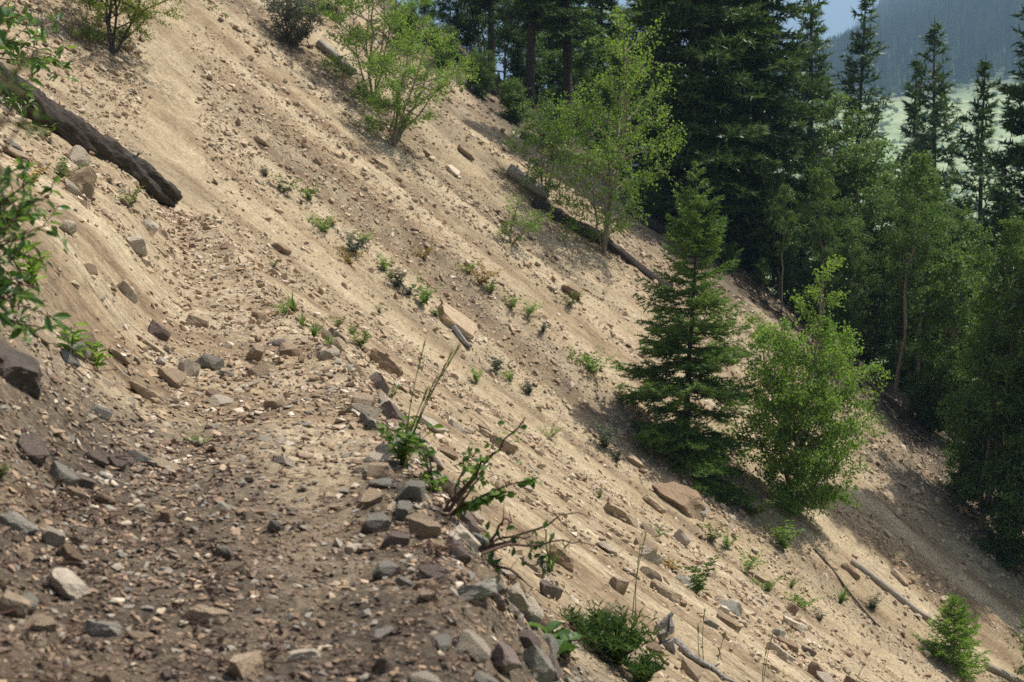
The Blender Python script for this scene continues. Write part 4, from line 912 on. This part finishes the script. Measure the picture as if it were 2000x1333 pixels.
WEEDS = [
 (555, 378, 46, 'herb', 'low green weed with dead stems right of the far trail bend'), (605, 395, 34, 'bright', 'small green weed just below the one by the far bend'),
 (640, 460, 44, 'bright', 'bushy green weed on the slope below the trail'), (690, 500, 66, 'tuft', 'grey-green weed clump in the middle of the upper sand'),
 (685, 520, 44, 'rust', 'reddish weed at the foot of the grey-green clump'), (830, 510, 50, 'rust', 'rusty little weed alone on the stony streak'),
 (940, 555, 52, 'rust', 'yellow and red leaved weed on the middle slope'), (750, 530, 36, 'bright', 'thin pale weed between the rusty weeds'),
 (780, 565, 60, 'tuft', 'grey-green strip of weed above the pale pinkish slab'), (828, 600, 54, 'bright', 'green weed just above the pale pinkish slab'),
 (740, 615, 26, 'herb', 'tiny dark weed on smooth sand'), (662, 640, 36, 'herb', 'dark green weed right of the trail shoulder'),
 (575, 610, 60, 'grass', 'grass tuft on the outer edge of the trail'), (612, 660, 56, 'grass', 'dry grass patch below the trail edge tuft'),
 (705, 680, 54, 'herb', 'round green weed just above the orange-brown wedge'), (765, 780, 40, 'herb', 'small green weed below the orange-brown wedge'),
 (970, 730, 52, 'tuft', 'pale weed clump on the sand beyond the tall grass stalks'), (930, 750, 36, 'bright', 'thin green weed left of the pale clump'),
 (1035, 775, 44, 'tuft', 'grey bushy weed on the lower stony streak'), (1000, 605, 34, 'bright', 'bright small weed right of the pale pinkish slab'),
 (1030, 620, 34, 'bright', 'second bright weed farther right of the pale slab'), (1115, 600, 40, 'herb', 'weed growing beside the rusty brown block'),
 (1165, 735, 56, 'bright', 'light green weed left of the spruce shadow'), (1180, 880, 74, 'tuft', 'long grey-green cushion below the spruce shadow'),
 (1075, 860, 30, 'bright', 'tiny pale weed on the sand left of the grey-green cushion'), (1172, 975, 26, 'herb', 'tiny weed above the broad flat tan stone'),
 (1282, 1050, 36, 'herb', 'round little weed above the cream block'), (1390, 1060, 52, 'herb', 'weed right of the grey square block'),
 (1365, 1165, 92, 'herb', 'leafy seedling with many stems on the lower slope'), (1310, 1115, 44, 'rust', 'brownish weed beside the cream block'),
 (1455, 1120, 44, 'bright', 'small weed downslope of the spruce'), (1500, 1160, 40, 'bright', 'faint weed left of the thin dark stick'),
 (1570, 1190, 40, 'bright', 'green weed beside the thin dark stick'), (1640, 1180, 56, 'grass', 'pale grass patch below the birch'),
 (1705, 1195, 44, 'tuft', 'grey weed left of the pale pole'), (995, 240, 40, 'herb', 'dark round weed high on the shaded slope'),
 (1470, 1010, 70, 'herb', 'leafy shoots left of the bright birch foot'), (1530, 1080, 70, 'bright', 'hanging leafy shoots below the bright birch foot'),
 (255, 410, 60, 'herb', 'leafy weed in front of the cut end of the big log'), (125, 350, 52, 'herb', 'weed on the bank left of the big log'),
 (60, 360, 60, 'rust', 'reddish weed on the bank near the left edge'), (90, 275, 44, 'herb', 'weed against the upper part of the big log'),
 (395, 870, 30, 'bright', 'tiny green plant on the trail bed'), (520, 1, 30, 'tuft', 'small dry weed at the top beside the blue-grey bush'),
 (0, 935, 50, 'herb', 'dark green weed at the left edge above the litter'),
 (68, 568, 120, 'seedling', 'taller leafy shoot on the left bank'), (140, 702, 88, 'seedling', 'thin leafy shoot above the dark boulder rubble'), (190, 728, 78, 'seedling', 'second thin leafy shoot right of the first'),
 (520, 348, 30, 'tuft', 'dry grey weed at the upper end of the weeds by the far bend'), (650, 440, 28, 'rust', 'faint reddish weed above the bushy green weed'), (705, 480, 30, 'bright', 'pale sprig right of the grey-green weed clump'),
 (765, 545, 34, 'grass', 'dry grass wisp on the weed line'), (800, 580, 40, 'tuft', 'grey tuft on the weed line above the slab'), (850, 620, 26, 'herb', 'green sprig touching the pale pinkish slab'), (915, 540, 30, 'bright', 'yellowish sprig left of the yellow and red weed'),
 (960, 575, 30, 'bright', 'sprig right below the yellow and red weed'), (1060, 650, 30, 'tuft', 'grey sprig in the brown soil band'), (1130, 590, 26, 'bright', 'sprig right of the rusty brown block'), (1000, 750, 30, 'bright', 'green sprig downslope of the pale clump'),
 (590, 640, 44, 'grass', 'thin grass between the two grass patches by the trail'), (640, 680, 44, 'grass', 'dry grass fringe farther down the trail edge'), (690, 655, 30, 'herb', 'dark sprig above the round green weed'), (1205, 905, 50, 'tuft', 'lower end of the grey-green cushion'),
 (1420, 1075, 36, 'bright', 'sprig below the spruce skirt'), (1340, 1000, 30, 'bright', 'sprig growing on the dark overhanging boulder'), (1600, 1215, 36, 'tuft', 'grey tuft below the thin dark stick'), (1545, 1150, 34, 'grass', 'grass wisp between birch and stick'),
 (535, 525, 24, 'herb', 'tiny dark weed below the far trail'), (560, 615, 30, 'bright', 'pale weed sprig at the trail edge'),
]
for i, (px, py, hp, k, lab) in enumerate(WEEDS):
    g = P(px, py); dd = math.dist(g, (0, 0, EYE)); o = link('weed', UNIT[k][i % len(UNIT[k])]); s_ = hp / F * dd * 1.1
    o.location = g - np.array([0, 0, .01]); o.scale = (s_ * (.8 if k in ('tuft', 'grass') else 1),) * 2 + (s_ * (.75 if k in ('tuft', 'grass', 'herb', 'rust') else 1),); o.rotation_euler = (0, .25, i * 1.9)
    tag(o, lab, 'plant', 'small weeds on the slope')

# plants at the trail's outer edge
def group_plant(name, px, py, label, parts, cat='plant'):
    g = P(px, py); o = empty(name, g, label, cat)
    for n, m in parts(g): link(n, m, o)
    return o
def mat2(mb, name, mats, sm=False): return mb.mesh(name, mats, sm)
def stalks(g, tips, k, rng, bend=.1):
    mb = MB()
    for (tx, ty) in tips:
        d = g[1]; tip = W(tx, ty, d + rng.normal() * .1) - g; p = curve(np.array([rng.normal() * .02, rng.normal() * .02, 0]), tip, 0, 9); p += nrm(np.cross(tip, [0, 1, 0])) * (bend * np.sin(np.linspace(0, math.pi, 9)) * np.linalg.norm(tip) * .25)[:, None]
        tube(mb, p, np.linspace(.0035, .0015, 9), 5, .4)
        e0 = p[-3]; m = 40; u = rng.random(m)[:, None]; base = p[-3] * (1 - u) + p[-1] * u; dr = nrm(p[-1] - p[-3]) + rng.normal(size=(m, 3)) * .22
        blades(mb, base, dr, rng.normal(size=(m, 3)), .03, .006, .85, 'needle')
    return mb.mesh('seed_stalks', L_GRASS)
rg = np.random.default_rng(77)
group_plant('trailside_plant', 790, 915, 'leafy raspberry clump with tall grass stalks at the trail edge', lambda g: [
    ('leaves', stems_mesh('leaves', 500, 9, .27, L_BIRCH, .062, .036, 10, .7, tm='big', low=.25)),
    ('seed_stalks', stalks(g, [(830, 668), (850, 742), (882, 690), (897, 676), (835, 760)], 1, rg)),
    ('grass_blades', grass_mesh('grass_blades', 501, 26, .30, .008, spread=.7))])
group_plant('trailside_plant', 848, 965, 'slender red-stemmed plant right of the raspberry clump', lambda g: [
    ('leaves', stems_mesh('leaves', 510, 4, .30, L_BIRCH, .055, .03, 8, .6, tm='big', r=.006, low=.3)), ('low_leaves', stems_mesh('low_leaves', 511, 5, .12, L_LIGHT, .05, .03, 6, 1.0, tm='big'))])
def canes(g):
    rng = np.random.default_rng(9); mb = MB(); lf = MB(); br = MB(); d = g[1]; out = []
    for (tx, ty, r) in ((1026, 816, .009), (985, 870, .007), (930, 880, .006), (960, 905, .006)):
        tip = W(tx, ty, d) - g; p = curve(np.array([rng.normal() * .03, 0, 0]), tip, .02, 9, .008, rng); tube(mb, p, np.linspace(r, .003, 9), 6, wob=.15)
        for u in (.45, .6, .72, .85):
            q = np.array([np.interp(u, np.linspace(0, 1, 9), p[:, c]) for c in range(3)]); tube(mb, np.stack([q, q + nrm(rng.normal(size=3)) * .05]), [.003, .001], 4)
            m = 5; b0 = q + rng.normal(size=(m, 3)) * .04; blades(lf, b0, rng.normal(size=(m, 3)) + np.array([0, 0, -.3]), rng.normal(size=(m, 3)), .034 * rng.uniform(.5, 1.1, m), .03, rng.random(m), 'big')
    for (tx, ty) in ((1052, 934), (1000, 960), (930, 985)):
        tip = W(tx, ty, d - .05) - g; p = curve(np.zeros(3), tip, .03, 8); tube(br, p, np.linspace(.006, .002, 8), 5)
        m = 16; u = rng.uniform(.35, 1.0, m); q = np.stack([np.interp(u, np.linspace(0, 1, 8), p[:, c]) for c in range(3)], -1); blades(lf, q, np.stack([rng.normal(size=m) * .8 + .3, rng.normal(size=m) * .8, rng.normal(size=m) * .4 - .5], -1), rng.normal(size=(m, 3)) * .5 + np.array([0, -.4, .8]), .058 * rng.uniform(.5, 1.15, m), .034, rng.random(m) * .95, 'big')
    return [('dark_canes', mb.mesh('dark_canes', TWIG, True)), ('side_shoots', br.mesh('side_shoots', TWIG, True)), ('leaves', lf.mesh('leaves', L_BIRCH))]
group_plant('trailside_plant', 880, 1008, 'shrub of bare dark canes with a leafy side branch on the rubble bank', canes)
def twigs(g):
    rng = np.random.default_rng(12); mb = MB(); lf = MB(); d = g[1]
    for pts in (((940, 1075), (1000, 1055), (1060, 1030), (1092, 1008), (1130, 1000)), ((940, 1082), (1010, 1066), (1080, 1058), (1136, 1060)), ((936, 1068), (990, 1050), (1040, 1048)), ((960, 1100), (1010, 1120), (1040, 1150)), ((950, 1070), (985, 1010), (1000, 1025))):
        p = np.array([W(a, c, d + rng.normal() * .06) for a, c in pts]) - g; t = np.linspace(0, 1, 10); tt = np.linspace(0, 1, len(p)); p = np.stack([np.interp(t, tt, p[:, k]) for k in range(3)], -1) + rng.normal(size=(10, 3)) * .006
        tube(mb, p, np.linspace(.007, .0025, 10), 6, wob=.2)
        for u in range(3, 10, 2): tube(mb, np.stack([p[u], p[u] + nrm(rng.normal(size=3)) * .07]), [.003, .001], 4)
    m = 40; q = np.array([W(a, c, d) for a, c in zip(rng.uniform(940, 1080, m), rng.uniform(1030, 1110, m))]) - g
    blades(lf, q, rng.normal(size=(m, 3)), rng.normal(size=(m, 3)), .045, .022, rng.random(m) * .5, 'big')
    return [('bare_twigs', mb.mesh('bare_twigs', TWIG, True)), ('leaves', lf.mesh('leaves', L_FOREST))]
group_plant('dry_twigs', 938, 1085, 'bare dead twigs reaching out right from the rubble bank', twigs)
group_plant('grass_clump', 1075, 1120, 'loose grass clump at the outer rim of the rubble bank', lambda g: [('grass_blades', grass_mesh('grass_blades', 520, 30, .26, .007, spread=.8)), ('seed_stalks', stalks(g, [(1066, 1040), (1112, 1060), (1030, 1060)], 1, rg, .2))], 'grass')
group_plant('herb_clump', 1205, 1300, 'lush dark green herb clump at the bottom below the rubble bank', lambda g: [
    ('leaves', stems_mesh('leaves', 530, 46, .27, L_HERB, .06, .010, 26, 1.1, tm='leaf', up=.9, r=.003)), ('grass_blades', grass_mesh('grass_blades', 531, 120, .30, .006, L_HERB, 1.0)),
    ('seed_stalks', stalks(g, [(1225, 1190), (1250, 1200), (1290, 1230), (1170, 1200), (1300, 1280)], 1, rg, .3))])
group_plant('herb_clump', 1255, 1345, 'second lush herb clump lower down at the bottom edge', lambda g: [
    ('leaves', stems_mesh('leaves', 532, 26, .2, L_HERB, .055, .010, 24, .75, tm='leaf', up=.9, r=.003)), ('grass_blades', grass_mesh('grass_blades', 533, 70, .24, .006, L_HERB, .8))])
group_plant('herb_clump', 1160, 1262, 'upper lush herb clump touching the rubble bank', lambda g: [
    ('leaves', stems_mesh('leaves', 534, 36, .22, L_HERB, .055, .010, 24, 1.1, tm='leaf', up=.9, r=.003)), ('grass_blades', grass_mesh('grass_blades', 535, 90, .25, .006, L_HERB, 1.0))])
group_plant('broad_leaf_plant', 1112, 1300, 'broad jagged-leaved plant left of the lush herb clump', lambda g: [('leaves', stems_mesh('leaves', 540, 5, .2, L_BIRCH, .11, .085, 4, .9, tm='big', low=.6))])
for i, (bx, by, tx, ty, lab) in enumerate([(1238, 1215, 1262, 1040, 'tall single grass stalk crossing the cream block'), (1372, 1300, 1376, 1192, 'thin grass stalk left of the grey flake'), (1402, 1290, 1416, 1238, 'short grass stalk right of the grey flake'),
        (1494, 1340, 1510, 1236, 'thin grass stalk left of the pale reddish flat rock'), (1672, 1340, 1702, 1268, 'dark dry stalk at the bottom right')]):
    group_plant('grass_stalk', bx, by, lab, lambda g: [('seed_stalks', stalks(g, [(tx, ty), (tx - 12, ty + 30)], 1, rg))], 'grass')

# leafy shrubs reaching in from the left
def left_shrub(label, base, tips, dist, leafL, per, seed, leaf=L_WILLOW, r=.008, asp=.36, name='willow_shrub'):
    rng = np.random.default_rng(seed); B = W(*base, dist); B[2] = float(H(B[0], B[1])); mb = MB(); lf = MB()
    for (tx, ty) in tips:
        tip = W(tx, ty, dist + rng.normal() * .15) - B; p = curve(np.array([rng.normal() * .05, rng.normal() * .05, 0]), tip, .22, 12, .01, rng); tube(mb, p, np.linspace(r, .002, 12), 6)
        t12 = np.linspace(0, 1, 12)
        for k in range(per):
            u = .45 + .55 * (k + rng.random()) / per; q = np.array([np.interp(u, t12, p[:, c]) for c in range(3)]); d = nrm(tip) + rng.normal(size=3) * .8
            e = q + nrm(d) * leafL * rng.uniform(.6, 2.2); tube(mb, np.stack([q, e]), [.003, .0015], 4, cap=False); m = 5
            w = rng.random(m)[:, None]; blades(lf, q + (e - q) * w, nrm(d) * .5 + rng.normal(size=(m, 3)) * .75 + np.array([0, 0, -.35]), rng.normal(size=(m, 3)) * .5 + np.array([0, 0, 1]), leafL * rng.uniform(.6, 1.15, m), leafL * asp, np.clip(rng.random(m) * .75 + .2 * rng.random(), 0, .99), 'big')
    o = empty(name, B, label, 'shrub'); link('branches', mb.mesh('branches', TWIG, True), o); link('leaves', lf.mesh('leaves', leaf), o)
left_shrub('glossy willow shrub reaching in from the left edge below the log', (-170, 640), [(104, 372), (70, 346), (96, 440), (52, 420), (60, 500), (20, 330), (20, 470), (36, 390), (80, 400), (10, 420)], 5.0, .058, 7, 1)
left_shrub('lower willow sprig at the left edge above the dark boulder', (-170, 760), [(46, 556), (62, 600), (24, 590), (30, 632), (8, 560), (46, 640)], 5.0, .075, 5, 2)
left_shrub('small-leaved willow shrub hanging over the top of the big log', (-260, 300), [(138, 140), (112, 148), (96, 52), (70, 40), (90, 100), (40, 190), (60, 195), (20, 170), (52, 232), (110, 110), (20, 215)], 10.0, .10, 8, 3, r=.014)
left_shrub('blurred feathery branch close to the camera at the left edge', (-900, 900), [(58, 170), (40, 120), (20, 210), (70, 200), (10, 150)], 2.2, .035, 9, 4, L_HERB, .003, .22, 'overhanging_branch')
left_shrub('few large dark leaves in the top left corner', (-330, 500), [(52, 20), (8, 10), (30, -10)], 5.0, .09, 2, 5, L_WILLOW, .004, .6, 'overhanging_branch')

# dead leaves and twigs on the near trail
def litter():
    rng = np.random.default_rng(21); n = 5200; a = np.radians(rng.uniform(-22, 14, n)); r = np.exp(rng.uniform(math.log(3.6), math.log(8.5), n)); x, y = r * np.sin(a), r * np.cos(a)
    s1 = sdist(x, y, TRAIL); k = (s1 < .7) & (rng.random(n) < (.35 + .9 * fbm(x * 1.2, y * 1.2, 131, 3)).clip(0.05, 1) * (1 - sst(6, 8.5, r - np.clip(-s1, 0, 2)))); x, y = x[k], y[k]; n = len(x); mb = MB()
    nn = gnormal(x, y); pos = np.stack([x, y, H(x, y) + .012], -1); blades(mb, pos, rng.normal(size=(n, 3)) * np.array([1, 1, .4]), nn + rng.normal(size=(n, 3)) * .45, rng.uniform(.025, .055, n), rng.uniform(.015, .03, n), rng.random(n), 'leaf')
    tag(link('leaf_litter', mb.mesh('leaf_litter', L_DEAD)), 'dark dead leaves littering the near trail', 'leaves', kind='stuff')
    mb = MB()
    for i in range(260):
        j = rng.integers(0, n); d = nrm(rng.normal(size=3) * np.array([1, 1, .12])); c = pos[j] + np.array([0, 0, .015]); ln = rng.uniform(.05, .28); tube(mb, curve(c - d * ln / 2, c + d * ln / 2, rng.normal() * .01, 4, .008, rng), np.linspace(rng.uniform(.002, .005), .0012, 4), 4)
    tag(link('twig_litter', mb.mesh('twig_litter', TWIG)), 'small dry twigs littering the near trail', 'twigs', kind='stuff')
L_DEAD = leaf_mat('dead_leaves', [(.03, .02, .016, 1), (.055, .035, .028, 1), (.09, .06, .045, 1), (.16, .11, .08, 1)], .1)
litter()

# ------------------------------------------------------------------ hazy air
hz = MB(); x0, x1, y0, y1, z0, z1 = -8300, 8300, -8300, 8300, -1300, 800
v = [(x, y, z) for z in (z0, z1) for y in (y0, y1) for x in (x0, x1)]
hz.add(np.array(v, float), np.array([(0, 2, 3, 1), (4, 5, 7, 6), (0, 1, 5, 4), (2, 6, 7, 3), (0, 4, 6, 2), (1, 3, 7, 5)]))
M_HAZE, _nt, _o = new_mat('hazy_air'); _v = N(_nt, 'ShaderNodeVolumePrincipled'); _v.inputs['Color'].default_value = (.46, .72, 1.0, 1); _v.inputs['Density'].default_value = .00027; _v.inputs['Anisotropy'].default_value = 0.0
_nt.links.new(_v.outputs[0], _o.inputs['Volume'])
tag(link('haze', hz.mesh('haze', M_HAZE)), 'thin bluish summer haze filling the valley', 'haze', kind='stuff')
